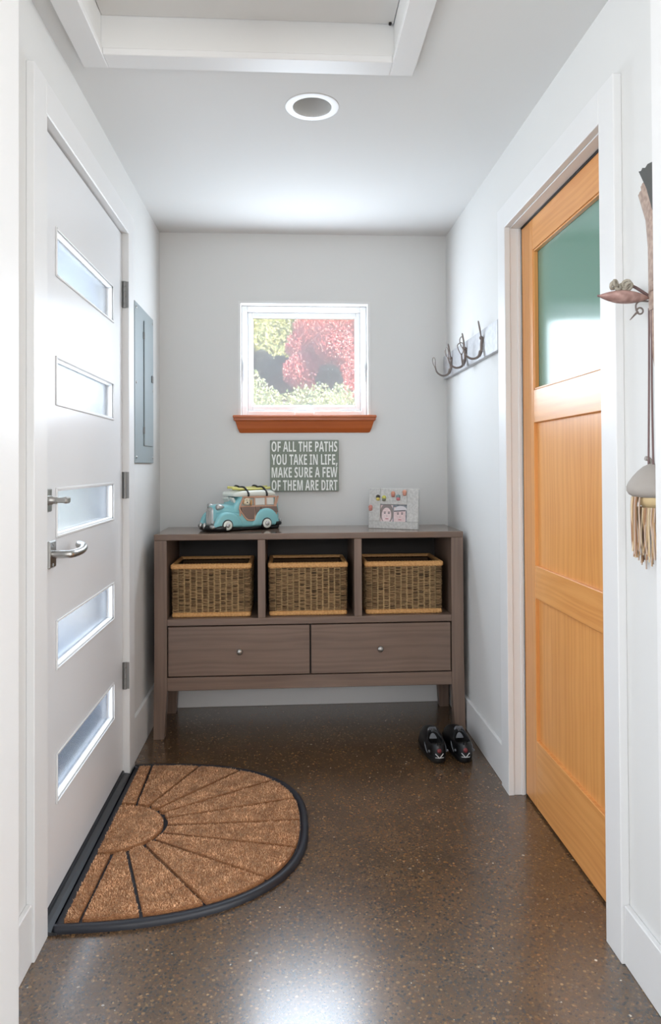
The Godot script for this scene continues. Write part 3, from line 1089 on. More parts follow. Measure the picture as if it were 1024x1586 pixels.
func baskets() -> void:
	var proto: Node3D
	var lab := ["woven seagrass basket with cane rims in the left cubby", "woven seagrass basket with cane rims in the middle cubby", "woven seagrass basket with cane rims in the right cubby"]
	var xs := [-0.336, 0.087, 0.5125]
	var r := RandomNumberGenerator.new()
	r.seed = 11
	for i in 3:
		var t := thing("wicker_basket", lab[i], "basket", Vector3(xs[i], 0.5135, -3.272), 0.0, "seagrass baskets in the console")
		var hx := 0.176
		var hz := 0.142
		var H := 0.232
		var s := st()
		strand_wall(s, Vector3(0, 0, hz - 0.010), Vector3.RIGHT, Vector3(0, 0, 1), 2 * hx - 0.016, 0.020, H - 0.021, 0.003, r)
		strand_wall(s, Vector3(0, 0, -hz + 0.010), Vector3.RIGHT, Vector3(0, 0, -1), 2 * hx - 0.016, 0.020, H - 0.021, 0.003, r)
		strand_wall(s, Vector3(hx - 0.010, 0, 0), Vector3(0, 0, 1), Vector3(1, 0, 0), 2 * hz - 0.016, 0.020, H - 0.021, 0.003, r)
		strand_wall(s, Vector3(-hx + 0.010, 0, 0), Vector3(0, 0, 1), Vector3(-1, 0, 0), 2 * hz - 0.016, 0.020, H - 0.021, 0.003, r)
		put("woven_side", s, M.tint, t, "", "stuff")
		s = st()
		for sg: float in [-1.0, 1.0]:
			bx(s, -hx + 0.012, hx - 0.012, 0.008, H - 0.012, sg * (hz - 0.014), sg * (hz - 0.018))
			bx(s, sg * (hx - 0.014), sg * (hx - 0.018), 0.008, H - 0.012, -hz + 0.018, hz - 0.018)
		bx(s, -hx + 0.012, hx - 0.012, 0.004, 0.010, -hz + 0.014, hz - 0.014)
		put("inner_frame", s, M.dark_weave, t)
		s = st()
		rim(s, hx, hz, H - 0.022, H, 0.018)
		put("top_rim", s, M.rattan, t)
		s = st()
		rim(s, hx - 0.005, hz - 0.004, 0.0, 0.020, 0.016)
		put("base_rim", s, M.rattan, t)

# ------------------------------------------------------------------ doormat
func doormat() -> void:
	var t := thing("doormat", "half round coir doormat with sun ray grooves and black rubber rim", "doormat", Vector3(-0.583, 0.0, -2.325))
	# local: x away from the door, z along the door
	var A := 0.644
	var B := 0.492
	var ex := 2.55
	var outline := func(ang: float, grow: float) -> Vector2:      # ang -90..90 degrees
		var c := absf(cos(ang)); var s := sin(ang)
		var k := pow(pow(c / (A + grow), ex) + pow(absf(s) / (B + grow), ex), -1.0 / ex)
		return Vector2(c * k, s * k)
	var n := 64
	var s := st()
	var ring_of := func(grow: float, y: float) -> PackedVector3Array:
		var o := PackedVector3Array()
		for i in n + 1:
			var p: Vector2 = outline.call(-PI / 2 + PI * i / n, grow)
			o.append(Vector3(p.x, y, p.y))
		o.append(Vector3(-0.012, y, B + grow))
		o.append(Vector3(-0.012, y, -B - grow))
		return o
	loft(s, [ring_of.call(0.0, 0.0), ring_of.call(0.0, 0.012), ring_of.call(-0.006, 0.0165), ring_of.call(-0.018, 0.0165), ring_of.call(-0.024, 0.009)])
	put("rubber_base", s, M.rubber, t, "black rubber backing with raised rim")
	# ray angles measured about the centre of the flat side
	var inner := [-0.156, -0.143, -0.115, -0.085, -0.044, -0.001, 0.048, 0.067, 0.107, 0.134, 0.167]
	var rays := [[Vector2(0.055, 0.158), Vector2(0.052, 0.50)], [Vector2(0.096, 0.145), Vector2(0.220, 0.50)], [Vector2(0.141, 0.115), Vector2(0.345, 0.40)], [Vector2(0.165, 0.086), Vector2(0.505, 0.305)], [Vector2(0.180, 0.046), Vector2(0.605, 0.160)], [Vector2(0.186, 0.0), Vector2(0.640, -0.005)], [Vector2(0.180, -0.046), Vector2(0.594, -0.155)], [Vector2(0.165, -0.086), Vector2(0.515, -0.300)], [Vector2(0.141, -0.115), Vector2(0.400, -0.400)], [Vector2(0.108, -0.140), Vector2(0.245, -0.460)], [Vector2(0.060, -0.158), Vector2(0.058, -0.50)]]
	var edge := -0.023
	var bump := noise(77, 60.0, 3)
	var panels := []
	var add_panel := func(poly: PackedVector2Array) -> void:
		var sh := Geometry2D.offset_polygon(poly, -0.0050, Geometry2D.JOIN_ROUND)
		if sh.is_empty(): return
		panels.append(sh[0])
	for i in rays.size() + 1:
		var a0: Vector2 = rays[i - 1][0] if i > 0 else Vector2(0.004, 0.158)
		var a1: Vector2 = rays[i - 1][1] if i > 0 else Vector2(0.004, 0.50)
		var b0: Vector2 = rays[i][0] if i < rays.size() else Vector2(0.004, -0.158)
		var b1: Vector2 = rays[i][1] if i < rays.size() else Vector2(0.004, -0.50)
		var poly := PackedVector2Array([a0])
		var an0 := atan2(a1.y, a1.x)
		var an1 := atan2(b1.y, b1.x)
		for k in 9:
			poly.append(outline.call(lerpf(an0, an1, k / 8.0), edge))
		poly.append(b0)
		for k in range(1, 4):      # back along the centre disk
			var q: Vector2 = b0.lerp(a0, k / 4.0)
			var m := sqrt(pow(q.x / 0.186, 2) + pow(q.y / 0.160, 2))
			poly.append(q / maxf(m, 0.001))
		add_panel.call(poly)
	var disk := PackedVector2Array([])
	for k in 25:
		var an := PI / 2 - PI * k / 24
		disk.append(Vector2(0.004 + 0.178 * cos(an), 0.154 * sin(an)))
	add_panel.call(disk)
	var fib := []
	for p in panels:
		var q: PackedVector2Array = p
		s = st()
		var rings := []
		var low := PackedVector3Array(); var high := PackedVector3Array()
		for v in q:
			low.append(Vector3(v.x, 0.006, v.y))
			high.append(Vector3(v.x, 0.019, v.y))
		var ins := Geometry2D.offset_polygon(q, -0.0016, Geometry2D.JOIN_MITER)
		var inside: PackedVector2Array = ins[0] if ins.size() else q
		loft(s, [low, high], false)
		# top
		var ix := Geometry2D.triangulate_polygon(q)
		for i in range(0, ix.size(), 3):
			face(s, [high[ix[i]], high[ix[i + 1]], high[ix[i + 2]]], Vector3.UP)
		if ix.is_empty(): print("bad poly ", panels.find(p), " ", q.size())
		put("coir_segment", s, M.coir, t)
		var lo := q[0]; var hi := q[0]
		for v in q:
			lo = lo.min(v); hi = hi.max(v)
		var cnt := int((hi.x - lo.x) * (hi.y - lo.y) * 190000.0)
		for i in cnt:
			var v := Vector2(rng.randf_range(lo.x, hi.x), rng.randf_range(lo.y, hi.y))
			if Geometry2D.is_point_in_polygon(v, inside): fib.append(v)
	s = st()
	var w := 0.0008
	face(s, [Vector3(-w, 0, 0), Vector3(w, 0, 0), Vector3(w * 0.6, 0.0065, 0.002), Vector3(-w * 0.6, 0.0065, 0.002)], Vector3(0, 0, 1))
	s.generate_normals()
	var mm := MultiMesh.new()
	mm.transform_format = MultiMesh.TRANSFORM_3D
	mm.use_colors = true
	mm.mesh = s.commit()
	mm.instance_count = fib.size()
	for i in fib.size():
		var v: Vector2 = fib[i]
		var b := Basis(Vector3.UP, rng.randf() * TAU) * Basis(Vector3(1, 0, 0), rng.randf_range(0.1, 1.25))
		mm.set_instance_transform(i, Transform3D(b.scaled(Vector3.ONE * rng.randf_range(0.6, 1.1)), Vector3(v.x, 0.0178, v.y)))
		var c := Color(0.34, 0.175, 0.085).lerp(Color(0.88, 0.55, 0.32), rng.randf()) * (0.75 + 0.6 * noise_patch(v))
		c.a = 1.0
		mm.set_instance_color(i, c)
	var o := MultiMeshInstance3D.new()
	o.multimesh = mm
	o.material_override = M.fibre
	o.name = "coir_pile"
	o.set_meta("kind", "stuff")
	t.add_child(o)

var patch_noise: FastNoiseLite
func noise_patch(v: Vector2) -> float:
	if patch_noise == null: patch_noise = noise(91, 14.0, 3)
	return patch_noise.get_noise_2d(v.x, v.y) + 0.5

# ------------------------------------------------------------------ small things
func text(called: String, words: String, width: float, height: float, depth: float, m: Material, parent: Node, at: Vector3, bold := 700) -> void:
	var f := SystemFont.new()
	f.font_names = PackedStringArray(["Droid Sans"])
	f.font_weight = bold
	var tm := TextMesh.new()
	tm.text = words
	tm.font = f
	tm.font_size = 64
	tm.pixel_size = 0.01
	tm.depth = 0.05
	tm.curve_step = 2.0
	var bb := tm.get_aabb()
	var sc := Vector3(width / bb.size.x, height / bb.size.y, depth / 0.05)
	var c := bb.get_center()
	mesh_at(called, tm, m, parent, Transform3D(Basis.from_scale(sc), at - Vector3(c.x * sc.x, c.y * sc.y, c.z * sc.z)))

func wall_sign() -> void:
	var t := thing("wooden_sign", "grey green wooden block sign with white lettering under the window", "sign", Vector3(0.082, 1.172, ZB + 0.001))
	var s := st()
	box(s, Vector3(0, 0, 0.015), Vector3(0.336, 0.2505, 0.030), 0.002)
	put("block", s, M.sign, t)
	var lines := ["OF ALL THE PATHS", "YOU TAKE IN LIFE,", "MAKE SURE A FEW", "OF THEM ARE DIRT"]
	for i in 4:
		var h := 0.0515
		var y := 0.0935 - i * 0.0630
		if i == 1:
			h = 0.0605
			y -= 0.0045
		text("lettering", lines[i], 0.322, h, 0.0008, M.letter, t, Vector3(0.0, y, 0.0302))

func toy_car() -> void:
	var t := thing("ceramic_car", "turquoise ceramic woody station wagon with a dog and surfboards on its roof", "figurine", Vector3(-0.231, 0.8795, -3.312), deg_to_rad(31.5))
	var blue := mat(Color(0.53, 0.78, 0.80), 0.18)
	blue.clearcoat_enabled = true
	blue.clearcoat = 0.6
	var silver := mat(Color(0.74, 0.74, 0.73), 0.25, 0.6)
	var black := mat(Color(0.07, 0.075, 0.08), 0.3)
	var cream := mat(Color(0.91, 0.92, 0.88), 0.25)
	var tan := mat(Color(0.79, 0.62, 0.52), 0.35)
	var brown := mat(Color(0.50, 0.42, 0.38), 0.4)
	var pane := mat(Color(0.88, 0.88, 0.85), 0.2)
	var yellow := mat(Color(0.83, 0.80, 0.45), 0.3)
	# lower body
	var sect := func(x: float, hw: float, y0: float, y1: float, r: float) -> PackedVector3Array:
		var o := PackedVector3Array()
		for p in rect_ring(hw, (y1 - y0) / 2, r):
			o.append(Vector3(x, p.y + (y0 + y1) / 2, p.x))
		return o
	var s := st()
	loft(s, [sect.call(-0.132, 0.030, 0.030, 0.070, 0.015), sect.call(-0.128, 0.045, 0.022, 0.085, 0.02), sect.call(-0.10, 0.058, 0.018, 0.088, 0.02), sect.call(-0.05, 0.074, 0.015, 0.085, 0.016), sect.call(0.0, 0.080, 0.014, 0.080, 0.014), sect.call(0.08, 0.082, 0.014, 0.086, 0.014), sect.call(0.15, 0.078, 0.016, 0.090, 0.02), sect.call(0.178, 0.066, 0.022, 0.080, 0.022), sect.call(0.185, 0.050, 0.030, 0.066, 0.015)])
	put("body", s, blue, t)
	# bonnet
	s = st()
	loft(s, [sect.call(-0.142, 0.018, 0.040, 0.100, 0.012), sect.call(-0.138, 0.030, 0.035, 0.112, 0.018), sect.call(-0.115, 0.040, 0.035, 0.119, 0.022), sect.call(-0.08, 0.050, 0.035, 0.120, 0.024), sect.call(-0.045, 0.062, 0.035, 0.116, 0.024), sect.call(-0.02, 0.068, 0.035, 0.108, 0.02)])
	put("bonnet", s, blue, t)
	# cabin
	s = st()
	loft(s, [sect.call(-0.052, 0.058, 0.070, 0.112, 0.014), sect.call(-0.040, 0.064, 0.070, 0.135, 0.016), sect.call(-0.020, 0.069, 0.070, 0.156, 0.016), sect.call(0.0, 0.072, 0.070, 0.160, 0.014), sect.call(0.10, 0.073, 0.070, 0.160, 0.014), sect.call(0.150, 0.071, 0.070, 0.156, 0.016), sect.call(0.172, 0.066, 0.070, 0.130, 0.016), sect.call(0.180, 0.060, 0.070, 0.100, 0.012)])
	put("cabin", s, blue, t)
	# roof
	s = st()
	loft(s, [sect.call(-0.052, 0.056, 0.156, 0.164, 0.004), sect.call(-0.044, 0.070, 0.153, 0.172, 0.009), sect.call(-0.01, 0.077, 0.152, 0.179, 0.012), sect.call(0.08, 0.078, 0.152, 0.181, 0.012), sect.call(0.140, 0.075, 0.152, 0.178, 0.012), sect.call(0.160, 0.066, 0.153, 0.171, 0.008), sect.call(0.166, 0.056, 0.156, 0.164, 0.004)])
	put("roof", s, cream, t)
	# wings over the wheels
	for sg: float in [-1.0, 1.0]:
		for k in 2:
			s = st()
			var cx: float = [-0.100, 0.100][k]
			var len_f: float = [0.058, 0.068][k]
			var len_b: float = [0.084, 0.076][k]
			var top: float = [0.088, 0.099][k]
			var rings := []
			for i in 13:
				var u := -1.0 + 2.0 * i / 12
				var L := len_f if u < 0 else len_b
				var hgt := maxf(0.012, (top - 0.018) * pow(maxf(0.0, 1.0 - pow(absf(u), 2.3)), 0.6))
				var wd := 0.030 * pow(maxf(0.02, 1.0 - pow(absf(u), 3.0)), 0.5)
				var o := PackedVector3Array()
				for p in rect_ring(wd / 2 + 0.004, hgt / 2, 0.014):
					o.append(Vector3(cx + u * L, 0.018 + hgt / 2 + p.y, sg * (0.074 + p.x)))
				rings.append(o)
			loft(s, rings)
			put("wing", s, blue, t)
			# wheel
			T = Transform3D(Basis(Vector3(1, 0, 0), sg * PI / 2), Vector3(cx, 0.0285, sg * 0.082))
			s = st()
			lathe(s, [Vector2(0.004, -0.006), Vector2(0.024, -0.006), Vector2(0.0275, 0.004), Vector2(0.0265, 0.011), Vector2(0.021, 0.0130), Vector2(0.003, 0.0125)], 26)
			var wh := put("wheel", s, black, t)
			s = st()
			lathe(s, [Vector2(0.0215, 0.012), Vector2(0.0205, 0.0155), Vector2(0.012, 0.0150), Vector2(0.010, 0.0145), Vector2(0.002, 0.0145)], 24)
			put("white_wall", s, cream, wh)
			s = st()
			lathe(s, [Vector2(0.0105, 0.0145), Vector2(0.0095, 0.0180), Vector2(0.005, 0.0205), Vector2(0.001, 0.021)], 20)
			put("hubcap", s, silver, wh)
			T = Transform3D.IDENTITY
		# wooden framing and side windows
		var z := sg * 0.0735
		s = st()
		for k in [[-0.030, -0.010, 0.002], [0.045, 0.045, 0.006], [0.105, 0.105, 0.005], [0.152, 0.160, 0.006], [0.158, 0.172, 0.006]]:
			tube(s, [Vector3(k[1] if k[0] != k[1] else k[0], 0.152, z * 0.985), Vector3(k[0], 0.108, z * 1.0), Vector3(k[0] + 0.002, 0.066, z * 1.03)], 0.0045, 6)
		tube(s, [Vector3(-0.014, 0.150, z * 0.99), Vector3(0.155, 0.150, z * 0.99)], 0.0045, 6)
		tube(s, [Vector3(-0.030, 0.108, z * 1.0), Vector3(0.162, 0.106, z * 1.0)], 0.0045, 6)
		tube(s, curve([Vector3(-0.034, 0.100, z * 1.02), Vector3(-0.022, 0.082, z * 1.06), Vector3(0.000, 0.052, z * 1.11), Vector3(0.012, 0.046, z * 1.12), Vector3(0.038, 0.046, z * 1.12), Vector3(0.046, 0.062, z * 1.1), Vector3(0.07, 0.090, z * 1.05)], 4), 0.004, 6)
		tube(s, [Vector3(0.043, 0.108, z * 1.01), Vector3(0.043, 0.046, z * 1.12)], 0.0048, 6)
		put("wood_frame", s, tan, t, "tan wooden framing")
		s = st()
		for k in [PackedVector2Array([Vector2(-0.028, 0.106), Vector2(0.042, 0.106), Vector2(0.042, 0.048), Vector2(0.012, 0.048), Vector2(-0.004, 0.060), Vector2(-0.022, 0.086)]), PackedVector2Array([Vector2(0.046, 0.106), Vector2(0.076, 0.106), Vector2(0.064, 0.086), Vector2(0.050, 0.060), Vector2(0.046, 0.056)]), PackedVector2Array([Vector2(0.076, 0.106), Vector2(0.160, 0.104), Vector2(0.166, 0.076), Vector2(0.076, 0.080)])]:
			extrude(s, k, sg * 0.066, sg * 0.0835)
		put("wood_panel", s, brown, t, "dark wooden panel")
		for k in [[0.049, 0.101], [0.109, 0.148]]:
			s = st()
			box(s, Vector3((k[0] + k[1]) / 2, 0.129, sg * 0.0725), Vector3(k[1] - k[0], 0.034, 0.005), 0.002)
			put("side_window", s, pane, t)
		s = st()
		extrude(s, PackedVector2Array([Vector2(-0.024, 0.111), Vector2(0.040, 0.111), Vector2(0.040, 0.146), Vector2(-0.010, 0.146)]), sg * 0.066, sg * 0.0725)
		put("front_window", s, mat(Color(0.70, 0.72, 0.69), 0.25), t)
		# windscreen half
		s = st()
		var wb := Basis(Vector3(0, 0, 1), 0.50) * Basis(Vector3(0, 1, 0), -sg * 0.14)
		T = Transform3D(wb, Vector3(-0.0405, 0.132, sg * 0.030))
		box(s, Vector3.ZERO, Vector3(0.011, 0.040, 0.048), 0.004)
		T = Transform3D.IDENTITY
		put("windscreen", s, pane, t)
		# head lamp
		s = st()
		T = Transform3D(Basis(Vector3(0, 0, 1), PI / 2), Vector3(-0.118, 0.108, sg * 0.044))
		lathe(s, [Vector2(0.004, -0.024), Vector2(0.011, -0.012), Vector2(0.0135, 0.0), Vector2(0.0135, 0.010), Vector2(0.010, 0.014), Vector2(0.002, 0.0155)], 18)
		T = Transform3D.IDENTITY
		put("head_lamp", s, silver, t)
		# dog's head at the window
		s = st()
		ball(s, Vector3(0.008, 0.134, sg * 0.074), Vector3(0.017, 0.014, 0.012), 14, 9)
		ball(s, Vector3(0.001, 0.124, sg * 0.083), Vector3(0.014, 0.010, 0.012), 14, 9)
		var dog := put("dog_head", s, mat(Color(0.88, 0.83, 0.72), 0.4), t, "cream dog looking out of the window")
		s = st()
		ball(s, Vector3(0.026, 0.126, sg * 0.078), Vector3(0.006, 0.014, 0.008), 10, 7)
		put("ear", s, mat(Color(0.80, 0.62, 0.42), 0.5), dog)
		s = st()
		ball(s, Vector3(-0.010, 0.130, sg * 0.072), Vector3(0.005, 0.012, 0.006), 10, 7)
		put("ear", s, mat(Color(0.80, 0.62, 0.42), 0.5), dog)
		s = st()
		ball(s, Vector3(-0.002, 0.128, sg * 0.0945), Vector3(0.004, 0.003, 0.003), 8, 6)
		put("nose", s, black, dog)
		for ex in [0.014, 0.0]:
			s = st()
			ball(s, Vector3(ex, 0.138, sg * 0.0855), Vector3(0.002, 0.002, 0.002), 8, 6)
			put("eye", s, black, dog)
	# grille with upright bars
	s = st()
	loft(s, [sect.call(-0.152, 0.010, 0.024, 0.094, 0.008), sect.call(-0.148, 0.024, 0.020, 0.104, 0.014), sect.call(-0.134, 0.030, 0.018, 0.110, 0.016)])
	for i in 7:
		var zz := (i - 3) * 0.0072
		tube(s, [Vector3(-0.1525 + absf(i - 3) * 0.0012, 0.026, zz), Vector3(-0.1535 + absf(i - 3) * 0.0012, 0.098 - absf(i - 3) * 0.003, zz)], 0.0022, 6)
	put("grille", s, silver, t)
	# bumpers: black base with chrome bar
	s = st()
	tube(s, curve([Vector3(-0.108, 0.016, 0.088), Vector3(-0.140, 0.016, 0.078), Vector3(-0.166, 0.016, 0.035), Vector3(-0.170, 0.016, 0.0), Vector3(-0.166, 0.016, -0.035), Vector3(-0.140, 0.016, -0.078), Vector3(-0.108, 0.016, -0.088)], 5), 0.014, 10)
	put("bumper", s, black, t)
	s = st()
	tube(s, curve([Vector3(0.150, 0.026, 0.086), Vector3(0.182, 0.026, 0.070), Vector3(0.195, 0.026, 0.0), Vector3(0.182, 0.026, -0.070), Vector3(0.150, 0.026, -0.086)], 5), 0.010, 10)
	put("bumper", s, black, t)
	for sg: float in [-1.0, 1.0]:
		for g in [[Vector3(-0.158, 0.022, sg * 0.060), Vector3(0.013, 0.010, 0.022)], [Vector3(-0.178, 0.024, sg * 0.020), Vector3(0.008, 0.016, 0.007)], [Vector3(0.192, 0.032, sg * 0.055), Vector3(0.008, 0.014, 0.008)]]:
			s = st()
			ball(s, g[0], g[1], 12, 8)
			put("bumper_guard", s, silver, t)
	s = st()
	bx(s, -0.145, 0.185, 0.0, 0.020, -0.066, 0.066, 0.006)
	put("underside", s, black, t)
	# surfboards strapped on the roof
	for k in 2:
		s = st()
		var zc: float = [0.030, -0.030][k]
		var rings := []
		for i in 15:
			var u := -1.0 + 2.0 * i / 14
			var hw := 0.026 * pow(maxf(0.01, 1.0 - pow(absf(u), 2.6)), 0.6)
			var o := PackedVector3Array()
			for j in 12:
				var a := TAU * j / 12
				o.append(Vector3(0.055 + u * (0.100 + 0.006 * k) + 0.012 * k, 0.1855 + 0.004 * k + 0.0060 * sin(a) + 0.004 * u * u, zc + hw * cos(a)))
			rings.append(o)
		loft(s, rings)
		put("surfboard", s, yellow, t)
	for x in [0.012, 0.108]:
		s = st()
		tube(s, curve([Vector3(x, 0.154, 0.0795), Vector3(x, 0.166, 0.0800), Vector3(x - 0.001, 0.179, 0.0680), Vector3(x - 0.003, 0.189, 0.056), Vector3(x - 0.004, 0.1945, 0.040), Vector3(x - 0.004, 0.1950, 0.020), Vector3(x - 0.004, 0.1940, 0.0), Vector3(x - 0.004, 0.1985, -0.020), Vector3(x - 0.004, 0.1985, -0.044), Vector3(x - 0.002, 0.186, -0.062), Vector3(x, 0.166, -0.0800), Vector3(x, 0.154, -0.0795)], 4), 0.0048, 8)
		put("strap", s, black, t)

func photo_image() -> Image:
	var w := 192
	var h := 128
	var img := Image.create(w, h, false, Image.FORMAT_RGB8)
	var nz := noise(3, 0.03, 3)
	for y in h:
		for x in w:
			var c := Color(0.40, 0.42, 0.44).lerp(Color(0.55, 0.56, 0.58), nz.get_noise_2d(x, y) + 0.5)
			var put_ell := [[46, 72, 43, 64, 0.84, 0.75, 0.74], [136, 80, 41, 58, 0.82, 0.72, 0.71]]
			for e in put_ell:
				var u: float = (x - e[0]) / e[2]
				var v: float = (y - e[1]) / e[3]
				if u * u + v * v < 1.0:
					var sh := 1.06 - 0.30 * maxf(0.0, u + 0.15 * v) - 0.10 * v * v + 0.06 * nz.get_noise_2d(x * 1.5, y * 1.5)
					c = Color(e[4], e[5], e[6]) * sh
			var hair := Vector2((x - 48) / 46.0, (y - 66) / 70.0)
			if hair.length() < 1.0 and Vector2((x - 46) / 33.0, (y - 80) / 54.0).length() > 1.0: c = Color(0.52, 0.47, 0.45)
			if Vector2((x - 142) / 42.0, (y - 42) / 30.0).length() < 1.0 and y < 46 - (x - 142) * 0.08: c = Color(0.84, 0.82, 0.83)
			if absf(y - 47 + (x - 142) * 0.08) < 4 and absf(x - 136) < 40: c = Color(0.36, 0.33, 0.34)
			for e in [[34, 66], [62, 66], [124, 70], [152, 69]]:
				if Vector2((x - e[0]) / 7.0, (y - e[1]) / 3.4).length() < 1.0: c = Color(0.36, 0.31, 0.32)
				if Vector2((x - e[0]) / 10.0, (y - e[1] + 9) / 2.2).length() < 1.0: c = Color(0.45, 0.36, 0.34)
			for e in [[49, 86], [138, 90]]:
				if Vector2((x - e[0]) / 5.0, (y - e[1]) / 4.0).length() < 1.0: c = c.darkened(0.18)
				if Vector2((x - e[0]) / 13.0, (y - e[1] - 19) / 3.4).length() < 1.0: c = Color(0.70, 0.42, 0.44)
			img.set_pixel(x, y, c)
	img.resize(44, 30, Image.INTERPOLATE_LANCZOS)     # a soft, small print
	img.resize(w, h, Image.INTERPOLATE_CUBIC)
	return img

func photo_frame() -> void:
	var t := thing("photo_frame", "weathered whitewashed wooden photo frame with small coloured charms on top", "photo frame", Vector3(0.479, 0.8795, -3.243), deg_to_rad(-29.5))
	var wood := textured(speckle_img(Color(0.735, 0.73, 0.715), Color(0.82, 0.815, 0.80), 51, 0.09), 3.0, 0.7)
	var tilt := Basis(Vector3(1, 0, 0), -0.10)
	var W := 0.121
	var H := 0.186
	# boards: left, right, top, bottom, round the picture
	var x0 := -0.066
	var x1 := 0.066
	var y0 := 0.034
	var y1 := 0.112
	for k in [[-W, x0, y0, H], [x1, W, y0, H], [x0 + 0.0004, x1 - 0.0004, y1, H], [-W, W, 0.0, y0 - 0.0004]]:
		var s := st()
		T = Transform3D(tilt, Vector3.ZERO)
		bx(s, k[0], k[1], k[2], k[3], -0.018, 0.0, 0.0015)
		T = Transform3D.IDENTITY
		put("frame_board", s, wood, t)
	var s := SurfaceTool.new()
	s.begin(Mesh.PRIMITIVE_TRIANGLES)
	var q := [Vector3(x0 - 0.003, y0 - 0.003, -0.009), Vector3(x1 + 0.003, y0 - 0.003, -0.009), Vector3(x1 + 0.003, y1 + 0.003, -0.009), Vector3(x0 - 0.003, y1 + 0.003, -0.009)]
	var uv := [Vector2(0, 1), Vector2(1, 1), Vector2(1, 0), Vector2(0, 0)]
	for i in [0, 2, 1, 0, 3, 2]:
		s.set_uv(uv[i])
		s.add_vertex(tilt * q[i])
	var pm := mat(Color.WHITE, 0.25)
	pm.albedo_texture = ImageTexture.create_from_image(photo_image())
	put("photograph", s, pm, t, "printed photo of two smiling faces close together")
	s = st()
	T = Transform3D(tilt, Vector3.ZERO)
	bx(s, -W + 0.008, W - 0.008, 0.006, H - 0.006, -0.024, -0.0185)
	T = Transform3D.IDENTITY
	put("backing_board", s, M.ash_v, t)
	s = st()
	T = Transform3D(Basis(Vector3(1, 0, 0), 0.36), Vector3(0.03, 0.150, -0.040))
	bx(s, -0.03, 0.03, -0.158, 0.0, -0.004, 0.0, 0.001)
	T = Transform3D.IDENTITY
	put("easel_leg", s, mat(Color(0.42, 0.33, 0.27), 0.7), t)
	# charms glued to the top rail: two-tone buttons
	var cols := [[-0.076, 0.146, Color(0.20, 0.17, 0.14), Color(0.82, 0.74, 0.36)], [-0.046, 0.143, Color(0.76, 0.74, 0.34), Color(0.46, 0.46, 0.38)], [-0.002, 0.163, Color(0.80, 0.56, 0.46), Color(0.70, 0.44, 0.38)], [0.024, 0.148, Color(0.46, 0.56, 0.56), Color(0.74, 0.42, 0.44)], [0.054, 0.170, Color(0.84, 0.60, 0.50), Color(0.74, 0.50, 0.42)], [-0.112, 0.098, Color(0.78, 0.52, 0.47), Color(0.72, 0.46, 0.42)]]
	for c in cols:
		s = st()
		T = Transform3D(tilt * Basis(Vector3(1, 0, 0), PI / 2), tilt * Vector3(c[0], c[1], 0.0))
		lathe(s, [Vector2(0.0095, 0.0), Vector2(0.0105, 0.003), Vector2(0.009, 0.007), Vector2(0.002, 0.008)], 14)
		var ch := put("charm", s, mat(c[2], 0.5), t)
		s = st()
		T = Transform3D(tilt, tilt * Vector3(c[0] + 0.001, c[1] - 0.010, 0.0))
		box(s, Vector3(0, 0, 0.005), Vector3(0.016, 0.014, 0.010), 0.003)
		T = Transform3D.IDENTITY
		put("charm_base", s, mat(c[3], 0.5), ch)

